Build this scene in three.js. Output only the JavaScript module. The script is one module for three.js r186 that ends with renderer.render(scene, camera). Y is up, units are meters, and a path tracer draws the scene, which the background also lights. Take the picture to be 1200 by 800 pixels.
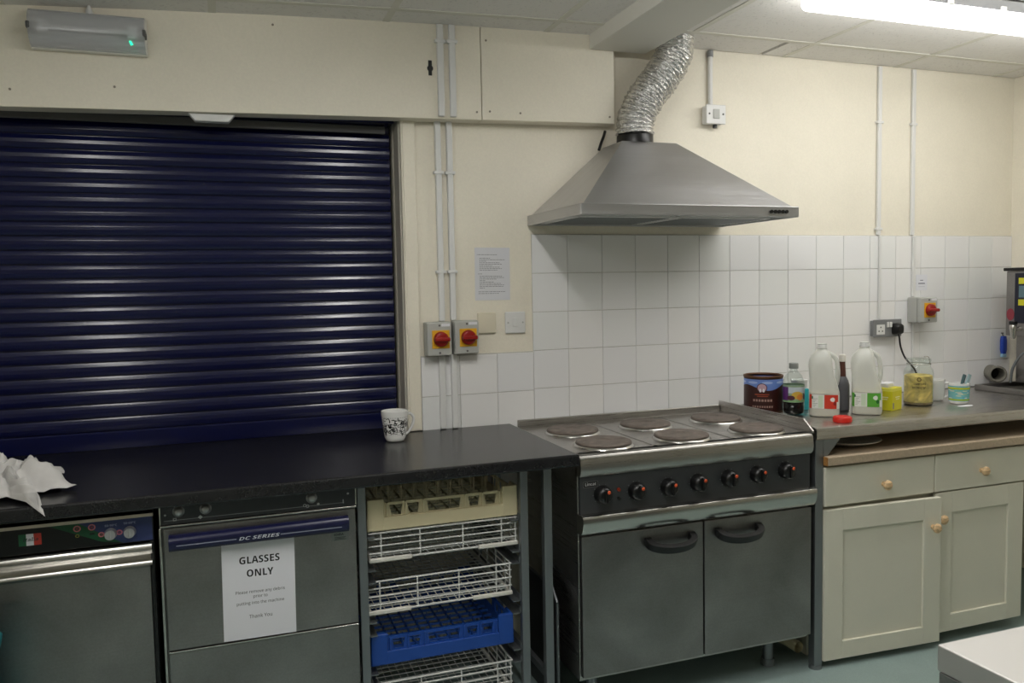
import * as THREE from 'three';
import { RoundedBoxGeometry } from 'three/addons/geometries/RoundedBoxGeometry.js';
import { mergeGeometries, toCreasedNormals, mergeVertices } from 'three/addons/utils/BufferGeometryUtils.js';
import { RectAreaLightUniformsLib } from 'three/addons/lights/RectAreaLightUniformsLib.js';
import { ImprovedNoise } from 'three/addons/math/ImprovedNoise.js';

// ---------------------------------------------------------------- camera, light, exposure
const scene = new THREE.Scene();
scene.background = new THREE.Color(0x000000);
const camera = new THREE.PerspectiveCamera(45.57, 1.5, 0.05, 40);
camera.position.set(-1.142, 1.4307, 2.958);
camera.rotation.order = 'YXZ';
camera.rotation.set(-0.06748, -0.34307, -0.0191);
const renderer = new THREE.WebGLRenderer({ antialias: true });
renderer.toneMapping = THREE.LinearToneMapping;
renderer.toneMappingExposure = 1.27;
renderer.shadowMap.enabled = true;
RectAreaLightUniformsLib.init();
// fluorescent battens of this kitchen: [x0, x1, z0, z1, radiance, label]
const LAMP_COLOR = new THREE.Color().setRGB(1.0, 0.985, 0.95);
const BATTENS = [
  [0.68, 2.2, 0.73, 0.83, 14, 'lit fluorescent batten over the steel worktable, parallel to the tiled wall'],
  [-0.52, -0.42, 1.1, 2.2, 29, 'fluorescent ceiling batten running away from the blue shutter, toward the cooker side'],
  [-1.77, -1.67, 1.1, 2.2, 16, 'fluorescent ceiling batten running away from the blue shutter, toward the left wall'],
];

// ---------------------------------------------------------------- helpers
let seed = 1234567;
const rnd = () => { seed |= 0; seed = (seed + 0x6d2b79f5) | 0; let t = Math.imul(seed ^ (seed >>> 15), 1 | seed); t = (t + Math.imul(t ^ (t >>> 7), 61 | t)) ^ t; return ((t ^ (t >>> 14)) >>> 0) / 4294967296; };
const rr = (a, b) => a + (b - a) * rnd();
const perlin = new ImprovedNoise();
const used = {};
const numbered = (n) => { const k = used[n] = (used[n] ?? -1) + 1; return k ? `${n}_${String(k).padStart(3, '0')}` : n; };
const V = (x, y, z) => new THREE.Vector3(x, y, z);

function boxUV(g, keep) {                       // uv in metres, projected along the dominant axis of each face
  if (keep) return g;
  const n = g.index ? g.toNonIndexed() : g;
  const p = n.attributes.position, uv = new Float32Array(p.count * 2);
  const a = V(), b = V(), c = V(), u = V(), w = V();
  for (let i = 0; i < p.count; i += 3) {
    a.fromBufferAttribute(p, i); b.fromBufferAttribute(p, i + 1); c.fromBufferAttribute(p, i + 2);
    u.subVectors(b, a); w.subVectors(c, a); u.cross(w);
    const X = Math.abs(u.x), Y = Math.abs(u.y), Z = Math.abs(u.z);
    [a, b, c].forEach((q, k) => {
      const j = (i + k) * 2;
      if (Z >= X && Z >= Y) { uv[j] = q.x; uv[j + 1] = q.y; } else if (X >= Y) { uv[j] = q.z; uv[j + 1] = q.y; } else { uv[j] = q.x; uv[j + 1] = q.z; }
    });
  }
  n.setAttribute('uv', new THREE.BufferAttribute(uv, 2));
  return n;
}
const clean = (g) => { let n = g.index ? g.toNonIndexed() : g; for (const k of Object.keys(n.attributes)) if (!['position', 'normal', 'uv'].includes(k)) n.deleteAttribute(k); if (!n.attributes.uv) n.setAttribute('uv', new THREE.BufferAttribute(new Float32Array(n.attributes.position.count * 2), 2)); if (!n.attributes.normal) n.computeVertexNormals(); return n; };
const merge = (gs) => gs.length === 1 ? clean(gs[0]) : mergeGeometries(gs.map(clean), false);
function B(x0, x1, y0, y1, z0, z1, r = 0.003) { // box between two corners, edges rounded
  const w = x1 - x0, h = y1 - y0, d = z1 - z0; r = Math.min(r, w * 0.45, h * 0.45, d * 0.45);
  const g = r > 0 ? new RoundedBoxGeometry(w, h, d, 1, r) : new THREE.BoxGeometry(w, h, d);
  return g.translate((x0 + x1) / 2, (y0 + y1) / 2, (z0 + z1) / 2);
}
function chamferTile(w, h, d, c) {              // tile lying in the xy plane, its face at z = d, its edges chamfered
  const P = [], tri = (...v) => P.push(...v.flat());
  const ring = (e, z) => [[-w / 2 + e, -h / 2 + e, z], [w / 2 - e, -h / 2 + e, z], [w / 2 - e, h / 2 - e, z], [-w / 2 + e, h / 2 - e, z]];
  const A = ring(0, 0), M = ring(0, d - c), T = ring(c, d);
  for (let i = 0; i < 4; i++) { const j = (i + 1) % 4; tri(A[i], A[j], M[j]); tri(A[i], M[j], M[i]); tri(M[i], M[j], T[j]); tri(M[i], T[j], T[i]); }
  tri(T[0], T[1], T[2]); tri(T[0], T[2], T[3]); tri(A[0], A[2], A[1]); tri(A[0], A[3], A[2]);
  const g = new THREE.BufferGeometry(); g.setAttribute('position', new THREE.Float32BufferAttribute(P, 3)); g.computeVertexNormals(); return g;
}
function extX(pts, x0, x1, crease = 0.6) {      // closed profile of [z, y] points swept along x
  const s = new THREE.Shape(pts.map(([z, y]) => new THREE.Vector2(-z, y)));
  const g = new THREE.ExtrudeGeometry(s, { depth: x1 - x0, bevelEnabled: false, steps: 1 });
  g.rotateY(Math.PI / 2).translate(x0, 0, 0);
  return crease ? toCreasedNormals(g, crease) : g;
}
function extY(pts, y0, y1, bevel = 0) {         // plan outline of [x, z] points raised from y0 to y1
  const s = new THREE.Shape(pts.map(([x, z]) => new THREE.Vector2(x, -z)));
  const g = new THREE.ExtrudeGeometry(s, { depth: y1 - y0 - 2 * bevel, bevelEnabled: bevel > 0, bevelSize: bevel, bevelThickness: bevel, bevelOffset: -bevel, bevelSegments: 2 });
  return g.rotateX(-Math.PI / 2).translate(0, y0 + bevel, 0);
}
function extZ(shape, z0, z1, bevel = 0) {
  return new THREE.ExtrudeGeometry(shape, { depth: z1 - z0 - 2 * bevel, bevelEnabled: bevel > 0, bevelSize: bevel, bevelThickness: bevel, bevelOffset: -bevel, bevelSegments: 1, curveSegments: 10 }).translate(0, 0, z0 + bevel);
}
const shape = (pts) => new THREE.Shape(pts.map(([x, y]) => new THREE.Vector2(x, y)));
const tube = (pts, r, seg = 24, rad = 8, closed = false) => new THREE.TubeGeometry(new THREE.CatmullRomCurve3(pts.map((p) => V(...p)), closed, 'catmullrom', 0.5), seg, r, rad, closed);
function rod(a, b, r, rad = 6) {                // straight bar between two points
  const A = V(...a), Bv = V(...b), d = Bv.clone().sub(A), g = new THREE.CylinderGeometry(r, r, d.length(), rad);
  g.applyQuaternion(new THREE.Quaternion().setFromUnitVectors(V(0, 1, 0), d.normalize()));
  return g.translate(...A.add(Bv).multiplyScalar(0.5).toArray());
}
const lathe = (pts, seg = 40) => new THREE.LatheGeometry(pts.map(([r, y]) => new THREE.Vector2(r, y)), seg);
function loft(rings, capTop = true, capBottom = true) { // rings: arrays of equally many [x, y, z]; uv u runs round, v runs up
  const N = rings[0].length, pos = [], uv = [], idx = [];
  rings.forEach((R, i) => { for (let k = 0; k <= N; k++) { pos.push(...R[k % N]); uv.push(k / N, i / (rings.length - 1)); } });
  for (let i = 0; i < rings.length - 1; i++) for (let k = 0; k < N; k++) { const a = i * (N + 1) + k, b = a + 1, c = a + N + 1, d = c + 1; idx.push(a, c, b, b, c, d); }
  const cap = (i, up) => { const c = rings[i].reduce((s, p) => [s[0] + p[0] / N, s[1] + p[1] / N, s[2] + p[2] / N], [0, 0, 0]); const ci = pos.length / 3; pos.push(...c); uv.push(0.5, up ? 1 : 0); const s = ci + 1; for (let k = 0; k <= N; k++) { pos.push(...rings[i][k % N]); uv.push(k / N, up ? 1 : 0); } for (let k = 0; k < N; k++) up ? idx.push(ci, s + k + 1, s + k) : idx.push(ci, s + k, s + k + 1); };
  if (capTop) cap(rings.length - 1, true); if (capBottom) cap(0, false);
  const g = new THREE.BufferGeometry(); g.setAttribute('position', new THREE.Float32BufferAttribute(pos, 3)); g.setAttribute('uv', new THREE.Float32BufferAttribute(uv, 2)); g.setIndex(idx); g.computeVertexNormals(); return g;
}
const ringSE = (y, rx, rz, n = 2, N = 40, cx = 0, cz = 0) => Array.from({ length: N }, (_, k) => { const t = k / N * Math.PI * 2, c = Math.cos(t), s = Math.sin(t); return [cx + Math.sign(c) * Math.abs(c) ** (2 / n) * rx, y, cz + Math.sign(s) * Math.abs(s) ** (2 / n) * rz]; });

function shade(m) { m.castShadow = true; m.receiveShadow = true; return m; }
function meta(o, label, category, group, kind) { if (label) o.userData.label = label; if (category) o.userData.category = category; if (group) o.userData.group = group; if (kind) o.userData.kind = kind; return o; }
function thing(name, label, category, [x, y, z] = [0, 0, 0], group) {
  const o = new THREE.Group(); o.name = numbered(name); o.position.set(x, y, z); scene.add(o); return meta(o, label, category, group);
}
// part in world coordinates, re-expressed from its thing's base
function part(t, name, geos, mat, opt = {}) {
  let g = merge(Array.isArray(geos) ? geos : [geos]);
  if (!opt.local) { let o = t; while (o && o !== scene) { g = g.translate(-o.position.x, -o.position.y, -o.position.z); o = o.parent; } }
  g = boxUV(g, opt.keepUV);
  const m = shade(new THREE.Mesh(g, mat)); m.name = name; t.add(m);
  if (opt.label) m.userData.label = opt.label; if (opt.kind) m.userData.kind = opt.kind;
  return m;
}
function solo(name, label, category, geos, mat, opt = {}) {   // a thing that is one mesh
  const g = boxUV(merge(Array.isArray(geos) ? geos : [geos]), opt.keepUV);
  const m = shade(new THREE.Mesh(g, mat)); m.name = numbered(name); scene.add(m); return meta(m, label, category, opt.group, opt.kind);
}
const struct = (name, geos, mat, label) => { const m = shade(new THREE.Mesh(boxUV(merge(Array.isArray(geos) ? geos : [geos])), mat)); m.name = name; scene.add(m); return meta(m, label, null, null, 'structure'); };

// ---------------------------------------------------------------- textures
function noiseTex(size, fn, srgb, rep = 1) {
  const d = new Uint8Array(size * size * 4);
  for (let j = 0; j < size; j++) for (let i = 0; i < size; i++) { const c = fn(i / size, j / size, i, j), k = (j * size + i) * 4; for (let q = 0; q < 3; q++) d[k + q] = Math.max(0, Math.min(255, 255 * (c.length ? c[q] : c))); d[k + 3] = 255; }
  const t = new THREE.DataTexture(d, size, size); t.wrapS = t.wrapT = THREE.RepeatWrapping; t.magFilter = THREE.LinearFilter; t.minFilter = THREE.LinearMipmapLinearFilter; t.generateMipmaps = true; t.repeat.set(rep, rep);
  if (srgb) t.colorSpace = THREE.SRGBColorSpace; t.needsUpdate = true; return t;
}
// tileable fractal noise
function fbm(u, v, f, oct = 4, z = 0.5) {
  let s = 0, a = 0.5, n = 0;
  for (let o = 0; o < oct; o++) { const F = f * 2 ** o, a1 = u * Math.PI * 2, b1 = v * Math.PI * 2, R = F / (Math.PI * 2); s += a * (perlin.noise(Math.cos(a1) * R + 31 * o + z, Math.sin(a1) * R + Math.cos(b1) * R * 1.01, Math.sin(b1) * R + z * 3)); n += a; a *= 0.5; }
  return s / n;
}
function canvasTex(w, h, draw, rotate) {
  const c = document.createElement('canvas'); c.width = w; c.height = h; const x = c.getContext('2d'); draw(x, w, h);
  const t = new THREE.CanvasTexture(c); t.colorSpace = THREE.SRGBColorSpace; t.anisotropy = 8; return t;
}
const T = {
  wall: noiseTex(256, (u, v) => { const n = 1 + 0.035 * fbm(u, v, 4, 4) + 0.02 * (rnd() - 0.5); return [0.935 * n, 0.91 * n, 0.845 * n]; }, true, 0.8),
  wallBump: noiseTex(256, (u, v) => 0.5 + 0.25 * fbm(u, v, 24, 3) + 0.1 * (rnd() - 0.5), false, 4),
  steelR: noiseTex(256, (u, v, i, j) => 0.33 + 0.10 * fbm(u, v, 5, 4, 2.2), false, 1.6),
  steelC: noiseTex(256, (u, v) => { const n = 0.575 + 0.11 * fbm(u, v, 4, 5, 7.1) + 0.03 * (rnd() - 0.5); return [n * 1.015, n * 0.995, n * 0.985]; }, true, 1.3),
  brushed: (() => { const row = Array.from({ length: 256 }, () => rnd()); return noiseTex(256, (u, v, i, j) => 0.42 + 0.16 * (row[j] - 0.5) + 0.06 * (rnd() - 0.5) + 0.08 * fbm(u, v, 4, 3, 4.4), false, 3); })(),
  counter: noiseTex(256, (u, v) => { const n = 0.125 + 0.015 * fbm(u, v, 10, 4, 1.3) + 0.010 * (rnd() - 0.5); return [n, n, n * 1.05]; }, true, 2),
  floor: noiseTex(512, (u, v) => { const n = 1 + 0.05 * fbm(u, v, 5, 4, 3.3) + 0.10 * (rnd() - 0.5); return [0.60 * n, 0.675 * n, 0.665 * n]; }, true, 1.2),
  ceil: noiseTex(256, (u, v) => { const s = fbm(u, v, 40, 3, 5.7); const n = s > 0.28 ? 0.86 : 0.915; return [n, n * 0.99, n * 0.975].map((c) => c + 0.015 * (rnd() - 0.5)); }, true, 2.2),
  ceilB: noiseTex(256, (u, v) => { const s = fbm(u, v, 40, 3, 5.7); return s > 0.28 ? 0.3 : 0.6; }, false, 2.2),
  slab: noiseTex(256, (u, v) => { const n = 1 + 0.10 * fbm(u, v, 20, 4, 8.8) + 0.14 * (rnd() - 0.5); return [0.74 * n, 0.665 * n, 0.57 * n]; }, true, 4),
  knob: noiseTex(128, (u, v) => { const n = 1 + 0.10 * Math.sin(v * 40 + 6 * fbm(u, v, 3, 3, 1.1)) + 0.05 * (rnd() - 0.5); return [0.86 * n, 0.73 * n, 0.56 * n]; }, true, 12),
  cream: noiseTex(256, (u, v) => { const n = 1 + 0.02 * fbm(u, v, 6, 4, 6.6) + 0.008 * (rnd() - 0.5); return [0.91 * n, 0.895 * n, 0.83 * n]; }, true, 1),
  iron: noiseTex(256, (u, v) => { const n = 1 + 0.30 * fbm(u, v, 7, 4, 2.9) + 0.10 * (rnd() - 0.5); return [0.46 * n, 0.42 * n, 0.39 * n]; }, true, 5),
  cloth: noiseTex(256, (u, v, i, j) => { const w = ((i >> 1) + (j >> 1)) % 2 ? 0.015 : -0.015, g = 0.05 * fbm(u, v, 4, 3, 2.6); const n = 0.76 + w + g; return [n, n * 0.99, n * 0.975]; }, true, 8),
  foil: noiseTex(256, (u, v) => 0.5 + 0.9 * fbm(u, v, 18, 3, 3.9), false, 6),
};
const std = (o) => new THREE.MeshPhysicalMaterial(o);
const M = {
  wall: std({ map: T.wall, roughness: 0.62, bumpMap: T.wallBump, bumpScale: 0.0006 }),
  wallPlain: std({ color: 0xe8e2d2, roughness: 0.7 }),
  board: std({ map: T.wall, roughness: 0.5 }),
  grout: std({ color: 0xc6c3bc, roughness: 0.9 }),
  ceil: std({ map: T.ceil, roughness: 0.95, bumpMap: T.ceilB, bumpScale: 0.0012 }),
  gridBar: std({ color: 0xd9d7cd, roughness: 0.55 }),
  casing: std({ color: 0xdcdad2, roughness: 0.6 }),
  floor: std({ map: T.floor, roughness: 0.45 }),
  counter: std({ map: T.counter, roughness: 0.25 }),
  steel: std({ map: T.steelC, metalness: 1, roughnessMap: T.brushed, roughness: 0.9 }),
  hoodUnder: std({ color: 0xdcdcdc, metalness: 0.7, roughness: 0.5 }),
  steelHood: std({ color: 0xc4c4c7, metalness: 1, roughnessMap: T.brushed, roughness: 0.9 }),
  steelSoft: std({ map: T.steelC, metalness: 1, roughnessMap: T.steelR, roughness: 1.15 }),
  steelBench: std({ color: 0xc6c4c1, metalness: 0.85, roughness: 0.5 }),
  steelLight: std({ color: 0xbdbab6, metalness: 1, roughnessMap: T.brushed, roughness: 0.75 }),
  steelBright: std({ color: 0xc9c7c2, metalness: 1, roughness: 0.24 }),
  enamel: std({ color: 0x2b2b2e, roughness: 0.4 }),
  zinc: std({ color: 0x8d9194, metalness: 0.85, roughness: 0.45 }),
  fascia: std({ color: 0x4a4c4e, metalness: 0.5, roughness: 0.45 }),
  black: std({ color: 0x0d0d0e, roughness: 0.35 }),
  blackMatt: std({ color: 0x121214, roughness: 0.75 }),
  iron: std({ map: T.iron, roughness: 0.6, metalness: 0.35 }),
  navy: std({ color: 0x11153f, roughness: 0.19 }),
  navyPlastic: std({ color: 0x11143c, roughness: 0.32 }),
  guide: std({ color: 0xb9b4a9, roughness: 0.5 }),
  screw: std({ color: 0x8d8474, roughness: 0.6 }),
  guideDark: std({ color: 0x5b5b5a, roughness: 0.6 }),
  white: std({ color: 0xe2e2e0, roughness: 0.4 }),
  whiteWire: std({ color: 0xd7d7d4, roughness: 0.4 }),
  paper: std({ color: 0xe4e4e8, roughness: 0.85 }),
  plastic: std({ color: 0xdedbd2, roughness: 0.4 }),
  creamPlate: std({ color: 0xe2dac4, roughness: 0.45 }),
  greyBox: std({ color: 0xb6b7b2, roughness: 0.45 }),
  silver: std({ color: 0xb4b5b6, metalness: 0.6, roughness: 0.32 }),
  metalClad: std({ color: 0x8e9092, metalness: 0.4, roughness: 0.5 }),
  yellow: std({ color: 0xe2a91c, roughness: 0.5 }),
  red: std({ color: 0x941510, roughness: 0.35 }),
  redLid: std({ color: 0xd8291c, roughness: 0.35 }),
  cab: std({ map: T.cream, roughness: 0.5 }),
  slab: std({ map: T.slab, roughness: 0.5 }),
  slabEdge: std({ color: 0xa9763c, roughness: 0.7 }),
  knobWood: std({ map: T.knob, roughness: 0.45 }),
  rackCream: std({ color: 0xe0d3ae, roughness: 0.5 }),
  rackBlue: std({ color: 0x1a4aa0, roughness: 0.42 }),
  cloth: std({ map: T.cloth, roughness: 0.95, sheen: 0.3, side: THREE.DoubleSide }),
  foil: std({ color: 0xd9d9d8, metalness: 1, roughness: 0.25, bumpMap: T.foil, bumpScale: 0.004 }),
  ceramic: std({ color: 0xe9e9e7, roughness: 0.18, clearcoat: 0.5, clearcoatRoughness: 0.1 }),
  glass: std({ color: 0xf4f8f6, roughness: 0.03, transmission: 1, thickness: 0, ior: 1.45 }),
  pet: std({ color: 0xf0f4f2, roughness: 0.06, transmission: 1, thickness: 0, ior: 1.4 }),
  hdpe: std({ color: 0xf1f2ee, roughness: 0.4, transmission: 0.6, thickness: 0 }),
  milk: std({ color: 0xe9e4cc, roughness: 0.6 }),
  frosted: std({ color: 0xf2f3f6, roughness: 0.22, transmission: 0.75, thickness: 0 }),
  glow: std({ color: 0xffffff, emissive: 0xffffff, emissiveIntensity: 2.2, roughness: 0.4 }),
};
const tileMats = [0xf0f0f0, 0xeeeeef, 0xf1f0ef, 0xedeeed].map((c) => std({ color: c, roughness: 0.16, clearcoat: 0.2, clearcoatRoughness: 0.08 }));

// ---------------------------------------------------------------- the room
struct('floor', B(-3.1, 2.65, -0.1, 0, -0.25, 5.3, 0), M.floor, 'grey green speckled vinyl floor');
const HX = -0.49, HY0 = 0.86, HY1 = 2.12;
const wallBack = struct('wall_back', [B(HX, 2.65, 0, 2.5, -0.22, 0, 0), B(-3.1, -2.35, 0, 2.5, -0.22, 0, 0), B(-2.35, HX, HY1, 2.5, -0.22, 0, 0), B(-2.35, HX, 0, HY0, -0.22, 0, 0), B(-2.35, HX, HY0, HY1, -0.24, -0.2, 0)], M.wall, 'cream painted back wall');
struct('wall_right', B(2.53, 2.7, 0, 2.5, 0.0005, 5.3, 0), M.wall, 'cream painted side wall beside the boiler');
struct('wall_left', B(-3.25, -3.0, 0, 2.5, 0.0005, 5.3, 0), M.wallPlain, 'cream side wall');
struct('wall_rear', B(-3.0, 2.53, 0, 2.5, 5.1, 5.3, 0), M.wallPlain, 'cream wall opposite the cooker');

// suspended ceiling: slab, then every tile and bar of the grid
const sag = (x) => 2.39 - 0.0107 * Math.max(0, 1 - Math.max(x, -2.2)) ** 2;
const ceiling = struct('ceiling', B(-3.1, 2.65, 2.46, 2.56, -0.2, 5.3, 0), M.casing, 'suspended ceiling of white mineral tiles');
function bendY(g) { const p = g.attributes.position; for (let i = 0; i < p.count; i++) p.setY(i, p.getY(i) + sag(p.getX(i)) - 2.39); g.computeVertexNormals(); return g; }
const GX = [-3.0, -2.33, -1.73, -1.13, -0.557, 0.049, 0.61, 1.175, 1.787, 2.39, 2.53];
const GZ = [0.0, 0.2, 0.8, 1.4, 2.0, 2.6, 3.2, 3.8, 4.4, 5.1];
for (let i = 0; i < GX.length - 1; i++) for (let j = 0; j < GZ.length - 1; j++) {
  const cuts = (j === 0 && GX[i] === 0.61) ? [[0.61, 1.05], [1.06, 1.175]] : [[GX[i], GX[i + 1]]];
  for (const [a, b] of cuts) {
    const t = bendY(new THREE.BoxGeometry(b - a - 0.012, 0.02, GZ[j + 1] - GZ[j] - 0.012, 4, 1, 1).translate((a + b) / 2, 2.402 + rr(-0.0015, 0.0015), (GZ[j] + GZ[j + 1]) / 2));
    part(ceiling, 'ceiling_tile', t, M.ceil);
  }
}
for (const x of GX.slice(1, -1)) part(ceiling, 'grid_bar', B(x - 0.012, x + 0.012, sag(x), sag(x) + 0.03, 0.005, 5.09, 0), M.gridBar);
for (const z of GZ.slice(1, -1)) part(ceiling, 'grid_bar', bendY(new THREE.BoxGeometry(5.5, 0.028, 0.024, 24, 1, 1).translate(-0.235, 2.4035, z)), M.gridBar);

// bulkhead board above the hatch
const soffY = (x) => 2.056 + 0.0235 * (x - 0.33);
const bulkhead = meta(new THREE.Group(), 'cream boxed bulkhead above the shutter hatch', null, null, 'structure'); bulkhead.name = 'trim_1'; scene.add(bulkhead);
for (const [a, b] of [[-3.0, -0.212], [-0.209, 0.331]]) {
  const s = shape([[a, soffY(a)], [b, soffY(b)], [b, sag(b) + 0.02], [a, sag(a) + 0.02]]);
  part(bulkhead, 'board', extZ(s, 0.001, 0.07, 0.0015), M.board);
}
for (const [x, y] of [[-1.43, 2.30], [-1.43, 2.085], [-1.72, 2.06], [-0.19, 2.33], [-0.18, 2.075], [-0.06, 2.075], [-0.23, 2.07], [0.31, 2.08], [-0.94, 2.32]])
  part(bulkhead, 'screw_head', new THREE.CylinderGeometry(0.0038, 0.0038, 0.003, 10).rotateX(Math.PI / 2).translate(x, y, 0.0706), M.screw);
part(bulkhead, 'keyhole_cutout', [new THREE.CylinderGeometry(0.011, 0.011, 0.003, 16).rotateX(Math.PI / 2).translate(-0.402, 2.215, 0.0706), B(-0.4085, -0.3955, 2.19, 2.243, 0.069, 0.0722, 0.001)], M.black);
// ceiling casing box that the duct runs beside
struct('trim_2', B(0.225, 0.467, 2.33, 2.43, 0.072, 4.2, 0.003), M.casing, 'white boxed casing under the ceiling');
// hatch architrave
struct('trim_3', [B(-0.505, -0.452, 0.902, 2.045, 0.0005, 0.016, 0.003), B(-0.4995, -0.4945, 0.902, 2.045, 0.012, 0.02, 0.002)], M.board, 'cream architrave beside the shutter');

// wall tiles, each one a piece of the back wall
part(wallBack, 'grout_bed', [B(0.0, 2.529, 0.6, 1.632, 0.0003, 0.0055, 0), B(-0.45, -0.0005, 0.6, 1.178, 0.0003, 0.0055, 0)], M.grout);
const TILE = chamferTile(0.1480, 0.1480, 0.0045, 0.0010), TILEH = chamferTile(0.128, 0.1480, 0.0045, 0.0012);
boxUV(TILE); boxUV(TILEH);
function wallTile(x, y, g = TILE) { const m = shade(new THREE.Mesh(g, tileMats[Math.floor(rnd() * 4)])); m.name = 'wall_tile'; m.position.set(x, y, 0.0045 + rr(-0.0003, 0.0003)); m.rotation.set(rr(-1, 1) * 0.003, rr(-1, 1) * 0.003, rr(-1, 1) * 0.002); wallBack.add(m); }
for (let r = 0; r < 6; r++) { for (let c = 0; c < 16; c++) wallTile(c * 0.15 + 0.075, 1.63 - r * 0.15 - 0.075); wallTile(2.4 + 0.0645, 1.63 - r * 0.15 - 0.075, TILEH); }
for (let r = 0; r < 3; r++) for (let c = 0; c < 3; c++) wallTile(-0.45 + c * 0.15 + 0.075, 1.175 - r * 0.15 - 0.075);

// ---------------------------------------------------------------- lamps
BATTENS.forEach(([x0, x1, z0, z1, rad, label], n) => {
  const alongX = x1 - x0 > z1 - z0, cx = (x0 + x1) / 2, cz = (z0 + z1) / 2, L = alongX ? x1 - x0 : z1 - z0, top = Math.min(sag(x0), sag(x1)) - 0.002;
  const t = thing('batten_light', label, 'light', [cx, top, cz], 'fluorescent battens');
  const turn = (g) => alongX ? g : g.rotateY(Math.PI / 2);
  const body = turn(B(-L / 2 + 0.01, L / 2 - 0.01, -0.045, 0, -0.05, 0.05, 0.006));
  part(t, 'housing', body, M.metalClad, { local: true });
  const prof = []; for (let k = 0; k <= 16; k++) { const a = Math.PI * k / 16; prof.push([-0.058 * Math.cos(a * 1.16 - 0.25), -0.052 - 0.042 * Math.sin(a * 1.16 - 0.25)]); }
  const d = part(t, 'diffuser', turn(extX(prof, -L / 2 + 0.02, L / 2 - 0.02, 1)), M.glow, { local: true });
  for (const s of [-1, 1]) part(t, 'end_cap', turn(extX(prof.map(([z, y]) => [z * 1.02, y]), s > 0 ? L / 2 - 0.02 : -L / 2, s > 0 ? L / 2 : -L / 2 + 0.02, 1)), M.glow, { local: true });
  for (let k = -3; k <= 3; k++) for (const s of [-1, 1]) part(t, 'clip', turn(B(k * 0.24 - 0.012, k * 0.24 + 0.012, -0.058, -0.026, s * 0.05 - 0.004 + s * 0.003, s * 0.05 + 0.004 + s * 0.003, 0.002)), M.white, { local: true });
  // the diffuser shines downward and out of both its flanks
  const down = new THREE.RectAreaLight(LAMP_COLOR, rad, alongX ? L - 0.06 : 0.09, alongX ? 0.09 : L - 0.06);
  down.position.set(0, -0.094, 0); down.rotation.x = -Math.PI / 2; down.castShadow = true; down.name = 'lamp_light'; t.add(down);
  for (const s of [-1, 1]) {
    const end = new THREE.RectAreaLight(LAMP_COLOR, rad * 0.7, 0.1, 0.04); end.castShadow = true; end.name = 'lamp_light';
    end.position.set(alongX ? s * (L / 2 + 0.003) : 0, -0.07, alongX ? 0 : s * (L / 2 + 0.003)); end.rotation.y = alongX ? -s * Math.PI / 2 : (s > 0 ? Math.PI : 0); t.add(end);
    const side = new THREE.RectAreaLight(LAMP_COLOR, rad, L - 0.06, 0.04); side.castShadow = true; side.name = 'lamp_light';
    side.position.set(alongX ? 0 : s * 0.0625, -0.056, alongX ? s * 0.0625 : 0); side.rotation.order = 'YXZ'; side.rotation.y = alongX ? (s > 0 ? Math.PI : 0) : (s > 0 ? -Math.PI / 2 : Math.PI / 2); side.rotation.x = 0.35; t.add(side);
  }
});

// ---------------------------------------------------------------- roller shutter
{
  const t = thing('roller_shutter', 'closed navy blue slatted roller shutter filling the serving hatch', 'shutter', [-1.42, 0.901, -0.11]);
  const P = 0.0475, x0 = -2.3, x1 = -0.522, zf = -0.112;
  const prof = [];
  for (let k = 0; k <= 14; k++) { const a = -0.5 + k / 14, ang = a * 2; prof.push([zf + 0.0072 * Math.cos(ang * 1.25), P / 2 + a * (P - 0.005)]); }
  prof.push([zf - 0.008, P - 0.0025], [zf - 0.008, 0.0025]);
  const slat = extX(prof, x0, x1, 1.0);
  const sg = boxUV(clean(slat).translate(1.42, -0.0, 0.11));
  const bottom = 0.963;
  for (let k = 0; k < 23; k++) { const m = shade(new THREE.Mesh(sg, M.navy)); m.name = 'slat'; m.position.y = bottom + k * P - 0.901; t.add(m); }
  part(t, 'backing_curtain', B(x0, x1, 0.905, 2.05, zf - 0.018, zf - 0.009, 0), M.navy);
  part(t, 'bottom_rail', extX([[zf + 0.006, 0.901], [zf + 0.008, 0.906], [zf + 0.0075, 0.957], [zf + 0.004, 0.9615], [zf - 0.008, 0.9615], [zf - 0.008, 0.901]], x0, x1, 0.4), M.navy);
  part(t, 'hood_lip', B(x0, -0.545, 2.0, 2.028, -0.075, -0.06, 0.003), M.guideDark);
  part(t, 'roll_housing', B(x0, x1, 2.03, 2.118, -0.19, -0.012, 0.003), M.navy);
  part(t, 'guide_rail', [B(-0.515, -0.4915, 0.902, 2.115, -0.125, -0.086, 0.001), B(-0.5105, -0.4915, 0.902, 2.115, -0.088, -0.002, 0.001)], M.guide, { label: 'grey side guide rail' });
}
solo('ceiling_sensor_plate', 'white tapered plate under the bulkhead above the shutter', 'plate', extZ(shape([[-1.218, soffY(-1.15) - 0.001], [-1.071, soffY(-1.15) - 0.001], [-1.092, soffY(-1.15) - 0.026], [-1.197, soffY(-1.15) - 0.026]]), 0.018, 0.052, 0.002), M.white);

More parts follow.
